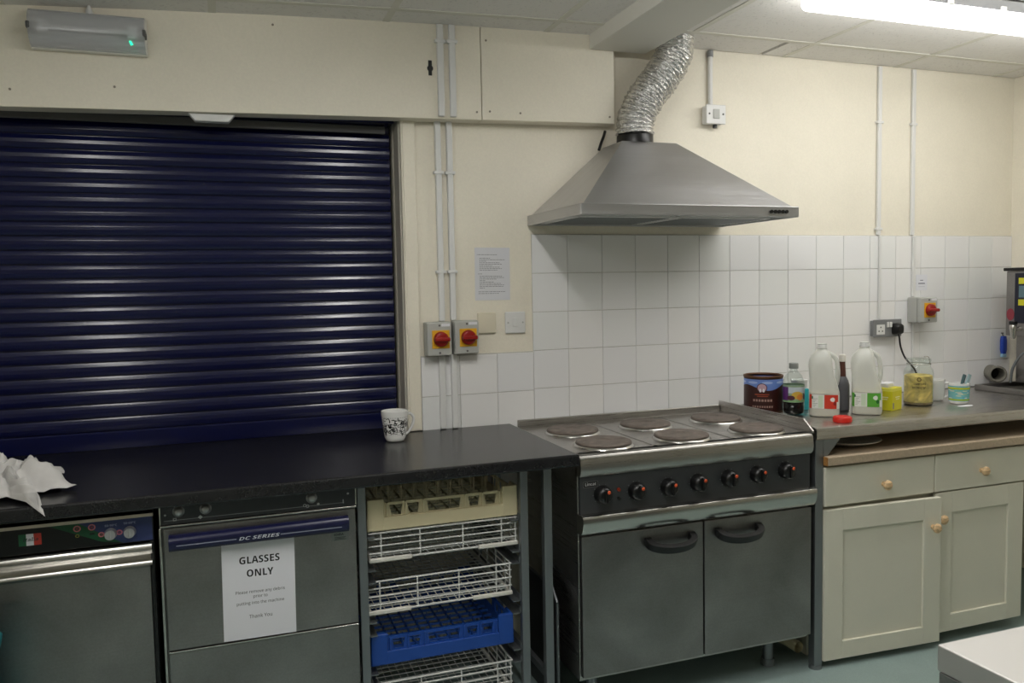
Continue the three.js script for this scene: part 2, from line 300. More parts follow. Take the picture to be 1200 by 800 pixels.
// ---------------------------------------------------------------- black worktop on the left
{
  const t = thing('black_worktop', 'long black laminate worktop under the blue shutter', 'worktop', [-1.2, 0.862, 0.3]);
  part(t, 'top', extY([[-2.45, 0.001], [-2.34, 0.001], [-2.34, -0.195], [-0.517, -0.195], [-0.517, 0.001], [-0.1, 0.001], [-0.1, 0.65], [-2.45, 0.65]], 0.862, 0.9, 0.0055), M.counter);
  part(t, 'leg', B(-0.196, -0.168, 0, 0.8615, 0.556, 0.584, 0.003), M.zinc, { label: 'square steel leg' });
  part(t, 'leg', B(-0.196, -0.168, 0, 0.8615, 0.05, 0.078, 0.003), M.zinc);
  part(t, 'cross_rail', B(-0.19, -0.174, 0.15, 0.175, 0.08, 0.555, 0.002), M.zinc);
}

// ---------------------------------------------------------------- dishwasher with a flag badge
{
  const t = thing('undercounter_dishwasher', 'stainless dishwasher with a tricolour flag badge under the black worktop', 'dishwasher', [-1.635, 0, 0.3]);
  const x0 = -1.935, x1 = -1.337;
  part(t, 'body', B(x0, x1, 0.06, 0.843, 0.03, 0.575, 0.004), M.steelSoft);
  part(t, 'foot', [[-1.9, 0.08], [-1.37, 0.08], [-1.9, 0.53], [-1.37, 0.53]].map(([x, z]) => new THREE.CylinderGeometry(0.018, 0.018, 0.06, 14).translate(x, 0.03, z)), M.black);
  part(t, 'top_lip', extX([[0.57, 0.846], [0.59, 0.848], [0.604, 0.842], [0.606, 0.834], [0.6, 0.834], [0.57, 0.834]], x0, x1, 0.8), M.steelBright);
  const panel = part(t, 'control_panel', B(x0, x1, 0.767, 0.834, 0.575, 0.6, 0.002), M.black);
  const tex = canvasTex(1200, 140, (c, w, h) => {
    c.fillStyle = '#08080a'; c.fillRect(0, 0, w, h);
    const X = (x) => (x - x0) / (x1 - x0) * w, Y = (y) => (0.834 - y) / 0.067 * h;
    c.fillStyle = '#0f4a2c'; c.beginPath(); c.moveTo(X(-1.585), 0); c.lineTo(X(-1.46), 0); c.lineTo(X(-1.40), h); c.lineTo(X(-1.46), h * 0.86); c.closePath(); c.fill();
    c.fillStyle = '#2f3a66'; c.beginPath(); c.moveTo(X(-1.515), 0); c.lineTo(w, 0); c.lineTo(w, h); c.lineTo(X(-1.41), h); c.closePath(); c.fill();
    const fx = X(-1.655), fw = X(-1.603) - fx, fy = Y(0.82), fh = Y(0.788) - fy;
    ['#1c5a3a', '#d9dbe0', '#b3372c'].forEach((s, k) => { c.fillStyle = s; c.fillRect(fx + fw * k / 3, fy, fw / 3 + 1, fh); });
    c.fillStyle = '#26262c'; c.font = 'italic bold 27px serif'; c.textAlign = 'center'; c.fillText('Italia', fx + fw * 0.52, fy + fh * 0.62);
    for (const [x, y, r] of [[-1.519, 0.820, 15], [-1.484, 0.820, 15], [-1.462, 0.797, 12], [-1.418, 0.798, 12]]) { c.strokeStyle = '#c86f78'; c.lineWidth = 7; c.beginPath(); c.arc(X(x), Y(y), r, 0, 7); c.stroke(); c.fillStyle = '#7f3640'; c.beginPath(); c.arc(X(x), Y(y), r * 0.45, 0, 7); c.fill(); }
    c.strokeStyle = '#8a8430'; c.lineWidth = 4; c.beginPath(); c.arc(X(-1.519), Y(0.80), 8, 0, 7); c.stroke(); c.fillStyle = '#0a0a0a'; c.fillRect(X(-1.49), Y(0.804), 24, 10);
    c.fillStyle = '#9aa0bd'; c.font = 'bold 17px sans-serif'; c.textAlign = 'center'; c.fillText('80-90°C', X(-1.438), Y(0.817)); c.fillText('50-60°C', X(-1.392), Y(0.819));
  });
  part(panel, 'panel_print', new THREE.PlaneGeometry(x1 - x0 - 0.006, 0.064).translate((x0 + x1) / 2, 0.8005, 0.6006), std({ map: tex, roughness: 0.35 }), { keepUV: true });
  for (const x of [-1.441, -1.395]) part(t, 'knob', [new THREE.CylinderGeometry(0.013, 0.0155, 0.018, 24).rotateX(Math.PI / 2).translate(x, 0.797, 0.61), B(x - 0.002, x + 0.002, 0.788, 0.81, 0.618, 0.622, 0.001)], M.silver, { label: 'silver dial' });
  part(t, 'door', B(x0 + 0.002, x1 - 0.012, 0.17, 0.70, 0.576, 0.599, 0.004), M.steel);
  part(t, 'kick_plate', B(x0 + 0.01, x1 - 0.01, 0.065, 0.163, 0.56, 0.577, 0.002), M.steelSoft);
  part(t, 'handle_band', extX([[0.576, 0.762], [0.600, 0.762], [0.609, 0.757], [0.612, 0.747], [0.603, 0.735], [0.594, 0.727], [0.592, 0.716], [0.576, 0.716]], x0 + 0.002, x1 - 0.006, 0.9), M.steelBright, { label: 'bright rolled steel door handle' });
  part(t, 'door_rim', extX([[0.577, 0.716], [0.598, 0.716], [0.609, 0.711], [0.611, 0.704], [0.604, 0.697], [0.599, 0.694], [0.577, 0.694]], x0 + 0.002, x1 - 0.006, 0.9), M.steelBright);
  part(t, 'side_trim', B(x1 - 0.011, x1 - 0.001, 0.17, 0.765, 0.577, 0.597, 0.002), M.black);
}
// ---------------------------------------------------------------- glass washer
{
  const t = thing('glass_washer', 'stainless glass washer with a dark blue handle and taped paper sign', 'dishwasher', [-1.055, 0, 0.3]);
  const x0 = -1.322, x1 = -0.792;
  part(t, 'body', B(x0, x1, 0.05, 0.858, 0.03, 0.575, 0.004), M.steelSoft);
  part(t, 'foot', [[-1.29, 0.08], [-0.83, 0.08], [-1.29, 0.53], [-0.83, 0.53]].map(([x, z]) => new THREE.CylinderGeometry(0.018, 0.018, 0.05, 14).translate(x, 0.025, z)), M.black);
  const panel = part(t, 'control_panel', B(x0, x1, 0.803, 0.857, 0.576, 0.598, 0.002), M.fascia);
  const tex = canvasTex(1060, 108, (c, w, h) => {
    c.fillStyle = '#3c3e42'; c.fillRect(0, 0, w, h); const X = (x) => (x - x0) / (x1 - x0) * w;
    c.strokeStyle = '#a0a2a4'; c.lineWidth = 3; c.beginPath(); c.moveTo(10, h * 0.83); c.lineTo(w - 60, h * 0.83); c.stroke();
    c.fillStyle = '#b9babc'; c.strokeStyle = '#b9babc'; c.lineWidth = 4;
    c.strokeRect(X(-1.292), h * 0.72, 14, 14); c.save(); c.translate(X(-1.222), h * 0.8); c.rotate(0.785); c.fillRect(-9, -9, 18, 18); c.restore();
    for (const dx of [-8, 8]) { c.beginPath(); c.arc(X(-0.932) + dx, h * 0.8 + dx * 0.4, 8, 0, 7); c.stroke(); }
    c.beginPath(); c.arc(X(-0.897), h * 0.76, 8, 0, 7); c.fill(); c.fillRect(X(-0.826), h * 0.64, 6, 26); c.beginPath(); c.arc(X(-0.81), h * 0.32, 7, 0, 7); c.fill(); c.beginPath(); c.arc(X(-1.313), h * 0.5, 6, 0, 7); c.fill();
  });
  part(panel, 'panel_print', new THREE.PlaneGeometry(x1 - x0 - 0.012, 0.049).translate((x0 + x1) / 2, 0.830, 0.5984), std({ map: tex, roughness: 0.4, metalness: 0.3 }), { keepUV: true });
  for (const x of [-1.273, -1.204, -0.919]) part(t, 'button', [lathe([[0, 0.014], [0.007, 0.013], [0.0105, 0.009], [0.0115, 0.003], [0.015, 0.002], [0.0155, 0]], 26).rotateX(Math.PI / 2).translate(x, 0.837, 0.5986)], M.silver, { label: 'round silver push button' });
  part(t, 'trim_strip', [B(x0, x1, 0.797, 0.8025, 0.577, 0.606, 0.0015), B(x0, x0 + 0.004, 0.8035, 0.857, 0.577, 0.604, 0.001), B(x1 - 0.004, x1, 0.8035, 0.857, 0.577, 0.604, 0.001)], M.steelBright);
  part(t, 'edge_trim', [B(x0 - 0.003, x0 + 0.004, 0.06, 0.795, 0.57, 0.6, 0.002)], M.steelBright);
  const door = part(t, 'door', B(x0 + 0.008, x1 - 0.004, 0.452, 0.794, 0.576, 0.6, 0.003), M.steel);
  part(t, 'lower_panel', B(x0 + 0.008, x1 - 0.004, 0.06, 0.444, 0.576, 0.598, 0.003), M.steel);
  part(t, 'door_seam', B(x0 + 0.008, x1 - 0.004, 0.445, 0.449, 0.577, 0.601, 0.001), M.steelBright);
  const hp = [[0.6005, 0.776], [0.616, 0.778], [0.628, 0.772], [0.632, 0.76], [0.63, 0.742], [0.622, 0.735], [0.6005, 0.737]];
  const handle = part(t, 'handle', extX(hp, -1.3, -0.819, 0.8), M.navyPlastic, { label: 'dark blue plastic door handle' });
  const htex = canvasTex(1024, 64, (c, w, h) => {
    c.fillStyle = '#11143c'; c.fillRect(0, 0, w, h); c.fillStyle = '#9a9cab'; c.fillRect(30, 26, 335, 11); c.fillRect(620, 26, 370, 11);
    c.font = 'italic bold 56px sans-serif'; c.textAlign = 'center'; c.fillStyle = '#d6d7de'; c.fillText('DC SERIES', 492, 52, 236);
  });
  part(handle, 'handle_print', new THREE.PlaneGeometry(0.47, 0.0155).rotateX(0.11).translate(-1.0595, 0.7515, 0.6318), std({ map: htex, roughness: 0.35 }), { keepUV: true });
  const mtex = canvasTex(128, 64, (c, w, h) => { c.fillStyle = '#8c8f8e'; c.fillRect(0, 0, w, h); c.fillStyle = '#33363a'; c.font = 'bold 24px sans-serif'; c.fillText('SD45A', 18, 26); c.fillRect(20, 38, 84, 3); c.fillRect(26, 46, 70, 3); c.fillRect(20, 54, 88, 3); });
  part(door, 'model_plate', new THREE.PlaneGeometry(0.05, 0.025).translate(-0.842, 0.716, 0.6004), std({ map: mtex, roughness: 0.4, metalness: 0.8 }), { keepUV: true });
}
{ // paper sign taped on the glass washer
  const tex = canvasTex(840, 1188, (c, w, h) => {
    c.fillStyle = '#e3e3e9'; c.fillRect(0, 0, w, h); c.fillStyle = '#161619'; c.textAlign = 'center';
    c.font = 'bold 118px sans-serif'; c.fillText('GLASSES', 430, 280); c.fillText('ONLY', 430, 440);
    c.fillStyle = '#3a3a3e'; c.font = '50px sans-serif'; c.fillText('Please remove any debris', 430, 640); c.fillText('prior to', 430, 700); c.fillText('putting into the machine', 430, 776);
    c.font = '58px sans-serif'; c.fillText('Thank You', 430, 945);
  });
  const t = thing('paper_sign', 'white paper sign reading GLASSES ONLY taped to the glass washer', 'sign', [-1.0715, 0.455, 0.6012]);
  const g = new THREE.PlaneGeometry(0.196, 0.281, 6, 8); const p = g.attributes.position;
  for (let i = 0; i < p.count; i++) p.setZ(i, 0.0008 + 0.0008 * Math.sin(p.getX(i) * 30) * Math.cos(p.getY(i) * 22) + 0.0008); g.computeVertexNormals();
  part(t, 'sheet', g.rotateZ(-0.012).translate(0, 0.1405, 0), std({ map: tex, roughness: 0.8, side: THREE.DoubleSide }), { keepUV: true, local: true });
}

// ---------------------------------------------------------------- tray rack and its trays
{
  const t = thing('tray_rack', 'grey steel tray rack with angle runners between glass washer and cooker', 'rack', [-0.52, 0, 0.32]);
  for (const [a, b] of [[-0.787, -0.762], [-0.275, -0.25]]) for (const z of [0.56, 0.06]) part(t, 'post', [B(a, b, 0, 0.861, z - 0.003, z + 0.022, 0.002)], M.zinc);
  for (const y of [0.688, 0.585, 0.548, 0.425, 0.385, 0.265, 0.225, 0.1]) for (const s of [-1, 1]) {
    const x = s < 0 ? -0.762 : -0.275;
    part(t, 'runner', [B(Math.min(x, x - s * 0.026), Math.max(x, x - s * 0.026), y, y + 0.003, 0.045, 0.568, 0), B(x - (s < 0 ? 0 : 0.003), x + (s < 0 ? 0.003 : 0), y, y + 0.022, 0.045, 0.568, 0)], M.zinc);
  }
  part(t, 'cross_bar', [B(-0.762, -0.275, 0.04, 0.065, 0.06, 0.08, 0.002)], M.zinc);
}
function dishRack(name, label, mat, y0, h, x0, x1, z1, pegs) {
  const t = thing(name, label, 'rack', [(x0 + x1) / 2, y0, z1 - 0.24]);
  const W = x1 - x0, z0 = z1 - 0.48, hb = h * 0.42, ht = h * 0.86;
  const face = (w) => {
    const s = shape([[0, 0], [w, 0], [w, h], [w * 0.91, h], [w * 0.89, ht], [w * 0.11, ht], [w * 0.09, h], [0, h]]);
    for (const [a, b] of [[0.14, 0.225], [0.255, 0.335], [0.385, 0.615], [0.665, 0.745], [0.775, 0.86]]) { const p = new THREE.Path(); const q = 0.012 * w; p.moveTo(a * w, ht - 0.009); p.lineTo(a * w + q, hb + 0.003); p.lineTo(b * w - q, hb + 0.003); p.lineTo(b * w, ht - 0.009); p.closePath(); s.holes.push(p); }
    return s;
  };
  for (const z of [z1 - 0.006, z0]) part(t, 'end_panel', extZ(face(W), z, z + 0.006, 0).translate(x0, y0, 0), mat);
  for (const z of [z1, z0 - 0.002]) part(t, 'rim_band', B(x0 - 0.004, x1 + 0.004, y0, y0 + hb, z - 0.004, z + 0.006, 0.003), mat);
  for (const x of [x0, x1 - 0.006]) part(t, 'side_panel', extZ(face(0.468), 0, 0.006, 0).rotateY(Math.PI / 2).translate(x, y0, z1 - 0.006), mat);
  for (const x of [x0, x1 - 0.045]) part(t, 'corner_post', B(x - 0.003, x + 0.048, y0, y0 + h, z1 - 0.004, z1 + 0.007, 0.004), mat);
  for (const x of [0.118, 0.24, 0.358, 0.638, 0.758, 0.876].map((q) => x0 + W * q)) part(t, 'rib', B(x, x + 0.005, y0 + hb, y0 + ht, z1 - 0.001, z1 + 0.006, 0.001), mat);
  const grid = [];
  for (let k = 1; k < 12; k++) { const x = x0 + W * k / 12; grid.push(B(x - 0.002, x + 0.002, y0 + 0.012, y0 + 0.02, z0, z1 - 0.005, 0)); const z = z0 + 0.48 * k / 12; grid.push(B(x0 + 0.005, x1 - 0.005, y0 + 0.012, y0 + 0.02, z - 0.002, z + 0.002, 0)); }
  part(t, 'base_grid', grid, mat);
  const pg = [];
  for (let i = 1; i < 12; i++) for (let j = 1; j < 7; j++) { const x = x0 + W * (i + 0.25 * (j % 2)) / 12, z = z0 + 0.48 * j / 7; pg.push(rod([x, y0 + 0.02, z], [x, y0 + pegs * (0.94 + 0.06 * ((i * j) % 3)), z], 0.0016, 5)); }
  part(t, 'peg_field', pg, mat, { kind: 'stuff' });
  return t;
}
dishRack('glass_rack', 'cream plastic glass rack on top of the tray rack', M.rackCream, 0.703, 0.098, -0.752, -0.279, 0.55, 0.122);
dishRack('dish_rack', 'blue plastic dish rack between the white wire baskets', M.rackBlue, 0.287, 0.098, -0.752, -0.3, 0.55, 0.035);
function wireBasket(label, y0, h, x0, x1, z1) {
  const t = thing('wire_basket', label, 'basket', [(x0 + x1) / 2, y0, z1 - 0.24], 'white wire baskets in the tray rack');
  const z0 = z1 - 0.48, r = 0.0026, loop = (y, rad, e = 0) => tube([[x0 + e, y, z0 + e], [(x0 + x1) / 2, y, z0 + e], [x1 - e, y, z0 + e], [x1 - e, y, (z0 + z1) / 2], [x1 - e, y, z1 - e], [(x0 + x1) / 2, y, z1 - e], [x0 + e, y, z1 - e], [x0 + e, y, (z0 + z1) / 2]], rad, 96, 6, true);
  const sq = (y, rad) => [rod([x0, y, z0], [x1, y, z0], rad), rod([x1, y, z0], [x1, y, z1], rad), rod([x1, y, z1], [x0, y, z1], rad), rod([x0, y, z1], [x0, y, z0], rad)];
  part(t, 'rim_wire', sq(y0 + h, 0.0032), M.whiteWire);
  for (const f of [0.28, 0.53, 0.77]) part(t, 'side_wire', sq(y0 + 0.008 + h * (f - 0.06), r), M.whiteWire);
  part(t, 'bottom_wire', sq(y0 + 0.008, 0.0036), M.whiteWire);
  const up = [];
  for (let k = 0; k < 5; k++) { const x = x0 + (x1 - x0) * [0.075, 0.33, 0.62, 0.89, 0.99][k]; for (const z of [z0, z1]) up.push(rod([x, y0 + 0.006, z], [x, y0 + h, z], r)); const z = z0 + 0.48 * (k + 0.4) / 5; for (const q of [x0, x1]) up.push(rod([q, y0 + 0.006, z], [q, y0 + h, z], r)); }
  for (const g of up) part(t, 'upright_wire', g, M.whiteWire);
  const g = [];
  for (let k = 1; k < 18; k++) { const x = x0 + (x1 - x0) * k / 18; g.push(rod([x, y0 + 0.008, z0], [x, y0 + 0.008, z1], 0.0018, 5)); }
  for (let k = 1; k < 15; k++) { const z = z0 + 0.48 * k / 15; g.push(rod([x0, y0 + 0.0105, z], [x1, y0 + 0.0105, z], 0.0018, 5)); }
  part(t, 'base_grid', g, M.whiteWire);
  for (const [a, b] of [[x0 - 0.003, x0 + 0.13], [x1 - 0.13, x1 + 0.003]]) part(t, 'corner_guard', [B(a, b, y0, y0 + 0.014, z1 - 0.006, z1 + 0.006, 0.004), B(a < -0.6 ? a : b - 0.012, a < -0.6 ? a + 0.012 : b, y0, y0 + 0.014, z0 + 0.02, z1, 0.004)], M.plastic);
  return t;
}
wireBasket('white wire basket directly under the cream glass rack', 0.606, 0.09, -0.75, -0.278, 0.55);
wireBasket('white wire basket directly above the blue dish rack', 0.445, 0.102, -0.757, -0.3, 0.55);
wireBasket('white wire basket directly under the blue dish rack', 0.128, 0.1, -0.75, -0.303, 0.55);
// dark oven tray standing on edge in the gap beside the cooker
{
  const t = thing('oven_tray', 'dark oven tray standing on edge beside the cooker', 'tray', [-0.12, 0, 0.35]);
  const pl = extZ(shape([[0, 0], [0.34, 0], [0.34, 0.36], [0.3, 0.4], [0, 0.4]]), 0, 0.004).rotateY(-Math.PI / 2);
  part(t, 'sheet', pl.clone().translate(-0.115, 0.001, 0.14), M.enamel);
  part(t, 'rolled_rim', [rod([-0.113, 0.401, 0.14], [-0.113, 0.401, 0.44], 0.006, 8), rod([-0.113, 0.401, 0.44], [-0.113, 0.362, 0.482], 0.006, 8), rod([-0.113, 0.362, 0.482], [-0.113, 0.008, 0.482], 0.006, 8)], M.zinc);
}

// ---------------------------------------------------------------- cooker
{
  const x0 = -0.075, x1 = 0.84, t = thing('electric_range', 'stainless six plate electric range cooker with two oven doors', 'cooker', [0.383, 0, 0.32]);
  part(t, 'body', [B(x0, x1, 0.125, 0.872, 0.025, 0.575, 0.003)], M.steelLight);
  part(t, 'hob_top', B(x0, x1, 0.868, 0.885, 0.02, 0.585, 0.002), M.steelLight);
  for (const x of [0.222, 0.532]) part(t, 'hob_crease', extX([[0.05, 0.8852], [0.05, 0.887], [0.56, 0.887], [0.56, 0.8852]], x - 0.006, x + 0.006, 0.3), M.steelLight);
  const nose = [[0.56, 0.885]]; for (let k = 0; k <= 8; k++) { const a = Math.PI / 2 * (1 - k / 8); nose.push([0.583 + 0.02 * Math.cos(a), 0.865 + 0.02 * Math.sin(a)]); } nose.push([0.606, 0.84], [0.602, 0.822], [0.594, 0.812], [0.56, 0.812]);
  part(t, 'front_nosing', extX(nose, x0, x1, 0.7), M.steelLight);
  part(t, 'back_upstand', [B(x0, x1, 0.884, 0.913, 0.012, 0.024, 0.003)], M.steelLight);
  const up = shape([[-0.565, 0.884], [-0.013, 0.884], [-0.013, 0.930], [-0.545, 0.930], [-0.597, 0.892], [-0.597, 0.884]]);
  part(t, 'side_upstand', extZ(up, 0, 0.008, 0.001).rotateY(Math.PI / 2).translate(0.8415, 0, 0), M.steelLight);
  for (const [i, x] of [0.07, 0.375, 0.69].entries()) for (const z of [0.215, 0.475]) {
    const p = part(t, 'hotplate', lathe([[0, 0.9005], [0.026, 0.9005], [0.028, 0.9028], [0.085, 0.9028], [0.0925, 0.9018], [0.0955, 0.899], [0.0965, 0.8935], [0.092, 0.8915]], 48).translate(x, 0, z), M.iron);
    part(p, 'spill_ring', lathe([[0.0905, 0.8935], [0.0975, 0.8925], [0.1015, 0.8895], [0.104, 0.8856]], 48).translate(x, 0, z), M.steelBright);
  }
  const f = part(t, 'control_fascia', B(x0 + 0.003, x1 - 0.003, 0.688, 0.8115, 0.57, 0.59, 0.001), M.fascia);
  const dotMat = std({ color: 0xd9572c, roughness: 0.4 });
  [[0.006, 0.749], [0.13, 0.7485], [0.252, 0.748], [0.367, 0.752], [0.49, 0.755], [0.608, 0.757], [0.727, 0.76]].forEach(([x, y]) => {
    const k = part(t, 'knob', [lathe([[0, 0.036], [0.014, 0.0355], [0.0215, 0.032], [0.0265, 0.025], [0.029, 0.014], [0.0295, 0]], 28).rotateX(Math.PI / 2).translate(x, y, 0.5905), B(x - 0.005, x + 0.005, y - 0.022, y + 0.022, 0.617, 0.632, 0.003)], M.black, { label: 'black control knob' });
    part(k, 'pointer_dot', new THREE.SphereGeometry(0.0062, 14, 10).scale(1, 1, 0.5).translate(x + 0.006, y + 0.013, 0.6315), dotMat);
    const ticks = []; for (let q = 0; q < 7; q++) { const a = Math.PI * (0.1 + q / 6 * 1.3); ticks.push(B(-0.0012, 0.0012, 0.030, 0.034, 0, 0.0006, 0).rotateZ(a - 1.4).translate(x, y, 0.5902)); }
    part(f, 'dial_mark', ticks, M.zinc);
  });
  for (const [y, c] of [[0.758, 0x8a2a10], [0.728, 0x141414]]) part(t, 'indicator_lamp', new THREE.CylinderGeometry(0.0055, 0.006, 0.008, 14).rotateX(Math.PI / 2).translate(0.066, y, 0.593), std({ color: c, roughness: 0.3 }));
  const bt = canvasTex(256, 96, (c, w, h) => { c.fillStyle = '#0c0c0d'; c.fillRect(0, 0, w, h); c.strokeStyle = '#8e8e8e'; c.lineWidth = 5; c.strokeRect(6, 6, w - 12, h - 12); c.fillStyle = '#c9c9c9'; c.font = 'bold 66px sans-serif'; c.textAlign = 'center'; c.fillText('Lincat', w / 2, 68, 210); });
  part(f, 'badge', new THREE.PlaneGeometry(0.054, 0.0215).translate(-0.035, 0.785, 0.5906), std({ map: bt, roughness: 0.4 }), { keepUV: true, label: 'small black maker badge' });
  const rail = [[0.57, 0.689], [0.612, 0.689]]; for (let k = 0; k <= 8; k++) { const a = Math.PI / 2 * (1 - k / 8); rail.push([0.612 + 0.012 * Math.cos(a), 0.677 + 0.012 * Math.sin(a)]); } rail.push([0.623, 0.66], [0.617, 0.64], [0.606, 0.626], [0.57, 0.624]);
  part(t, 'towel_rail', extX(rail, x0 - 0.002, x1 + 0.002, 0.7), M.steelBright, { label: 'rolled steel front rail' });
  for (const [a, b, hx0, hx1] of [[x0 + 0.002, 0.3835, 0.155, 0.345], [0.3885, x1 - 0.003, 0.43, 0.615]]) {
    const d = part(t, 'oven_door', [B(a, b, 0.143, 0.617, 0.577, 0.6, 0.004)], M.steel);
    const hy = 0.562, hm = (hx0 + hx1) / 2, o = [], q = [];
    for (let k = 0; k <= 40; k++) { const u = (1 - Math.cos(Math.PI * k / 40)) / 2, s = Math.sin(Math.PI * u) ** 0.3; o.push([hx0 + (hx1 - hx0) * u, 0.062 * s]); q.push([hx0 + 0.022 + (hx1 - hx0 - 0.044) * u, 0.044 * s]); }
    const s = new THREE.Shape(o.concat(q.reverse()).map(([x, z]) => new THREE.Vector2(x, -z)));
    part(d, 'handle', new THREE.ExtrudeGeometry(s, { depth: 0.022, bevelEnabled: true, bevelSize: 0.003, bevelThickness: 0.003, bevelSegments: 2, bevelOffset: -0.002 })  .rotateX(-Math.PI / 2).rotateX(0.42).translate(0, hy + 0.004, 0.596), M.black, { label: 'black bowed door handle' });
  }
  for (const [x, z] of [[0.0, 0.5], [0.735, 0.485], [0.0, 0.09], [0.735, 0.09]]) part(t, 'leg', [new THREE.CylinderGeometry(0.02, 0.02, 0.10, 18).translate(x, 0.076, z), new THREE.CylinderGeometry(0.024, 0.026, 0.026, 18).translate(x, 0.013, z)], M.zinc);
}

// ---------------------------------------------------------------- cooker hood and its duct
{
  const x0 = -0.015, x1 = 0.857, zF = 0.5, yb = 1.663, yl = 1.701, yt = 1.972;
  const t = thing('cooker_hood', 'brushed steel pyramid cooker hood on the wall above the range', 'hood', [0.421, yb, 0.25]);
  const fr = (a, b) => { const P = [], q = (p1, p2, p3, p4) => P.push(...p1, ...p2, ...p3, ...p1, ...p3, ...p4); q(a[0], a[1], b[1], b[0]); q(a[1], a[2], b[2], b[1]); q(a[2], a[3], b[3], b[2]); q(a[3], a[0], b[0], b[3]); q(b[0], b[1], b[2], b[3]); const g = new THREE.BufferGeometry(); g.setAttribute('position', new THREE.Float32BufferAttribute(P, 3)); g.computeVertexNormals(); return g; };
  const ring = (xa, xb, za, zb, y) => [[xa, y, zb], [xb, y, zb], [xb, y, za], [xa, y, za]];
  part(t, 'canopy', fr(ring(x0 + 0.014, x1 - 0.014, 0.008, zF - 0.014, yl - 0.001), ring(0.312, 0.545, 0.008, 0.17, yt)), M.steelHood);
  part(t, 'lip', [B(x0, x1, yb, yl, zF - 0.012, zF, 0.002), B(x0, x0 + 0.012, yb, yl, 0.007, zF - 0.012, 0.002), B(x1 - 0.012, x1, yb, yl, 0.007, zF - 0.012, 0.002), B(x0, x1, yl - 0.004, yl, 0.007, zF - 0.002, 0.001)], M.steelHood);
  part(t, 'underside_panel', [B(x0 + 0.012, x1 - 0.012, yb + 0.012, yb + 0.018, 0.008, zF - 0.012, 0)], M.hoodUnder);
  for (const [a, b] of [[0.02, 0.415], [0.43, 0.825]]) { const fl = part(t, 'grease_filter', B(a, b, yb + 0.003, yb + 0.0118, 0.06, 0.38, 0.002), M.hoodUnder); part(fl, 'filter_mesh', Array.from({ length: 14 }, (_, k) => B(a + 0.02, b - 0.02, yb + 0.0015, yb + 0.003, 0.075 + k * 0.0215, 0.085 + k * 0.0215, 0)), M.zinc); }
  part(t, 'rear_rail', B(x0 + 0.012, x1 - 0.012, yb, yb + 0.012, 0.008, 0.03, 0.001), M.steelHood);
  for (let k = 0; k < 5; k++) part(t, 'button', new THREE.CylinderGeometry(0.0065, 0.0065, 0.006, 14).rotateX(Math.PI / 2).translate(0.735 + k * 0.0165, 1.682, zF + 0.002), M.black);
  part(t, 'outlet_collar', lathe([[0.071, 1.973], [0.071, 2.005], [0.064, 2.005], [0.064, 1.973]], 36).translate(0.403, 0, 0.1), M.black, { label: 'black plastic outlet collar' });
}
{
  const cv = new THREE.CatmullRomCurve3([V(0.403, 2.006, 0.1), V(0.405, 2.06, 0.1), V(0.44, 2.14, 0.105), V(0.515, 2.235, 0.11), V(0.57, 2.32, 0.11), V(0.583, 2.40, 0.105), V(0.585, 2.45, 0.105)]);
  const n = 280, N = 40, fr = cv.computeFrenetFrames(n, false), rings = [];
  for (let i = 0; i <= n; i++) {
    const u = i / n, c = cv.getPointAt(u), ph = u * 30, rib = Math.abs(Math.sin(ph * Math.PI)), R = [];
    for (let k = 0; k < N; k++) { const a = k / N * Math.PI * 2, r = 0.064 + 0.009 * rib ** 0.7 + 0.007 * perlin.noise(Math.cos(a) * 4, Math.sin(a) * 4, ph * 1.1) + 0.004 * perlin.noise(Math.cos(a) * 11, Math.sin(a) * 11, ph * 3.1); const p = c.clone().addScaledVector(fr.normals[i], r * Math.cos(a)).addScaledVector(fr.binormals[i], r * Math.sin(a)); R.push([p.x, p.y, p.z]); }
    rings.push(R);
  }
  solo('flexible_duct', 'crinkled aluminium duct hose rising from the hood to the ceiling', 'duct', loft(rings, false, false), M.foil);
}
solo('black_cable', 'short black cable behind the hood top', 'cable', tube([[0.272, 1.955, 0.05], [0.285, 1.985, 0.045], [0.3, 2.01, 0.035], [0.318, 2.035, 0.012]], 0.006, 20), M.black);

// ---------------------------------------------------------------- steel worktable, cabinet
{
  const t = thing('steel_worktable', 'stainless steel worktable beside the cooker, above the cream cabinet', 'table', [1.7, 0, 0.3]);
  part(t, 'top', [extX([[0.0115, 0.902], [0.59, 0.902], [0.599, 0.899], [0.602, 0.893], [0.602, 0.862], [0.597, 0.857], [0.58, 0.857], [0.58, 0.866], [0.012, 0.866]], 0.857, 2.525, 0.5)], M.steelLight);
  part(t, 'rear_upstand', B(0.86, 2.525, 0.9, 0.906, 0.0112, 0.024, 0.002), M.steel);
  for (const z of [0.555, 0.05]) { part(t, 'leg', [B(0.862, 0.897, 0.012, 0.866, z, z + 0.035, 0.003), new THREE.CylinderGeometry(0.022, 0.024, 0.014, 18).translate(0.8795, 0.007, z + 0.0175)], M.zinc); }
  part(t, 'leg', B(2.46, 2.495, 0, 0.866, 0.555, 0.59, 0.003), M.zinc);
  part(t, 'gusset', extZ(shape([[0.897, 0.866], [0.985, 0.866], [0.897, 0.775]]), 0.584, 0.589), M.zinc, { label: 'triangular steel gusset' });
}
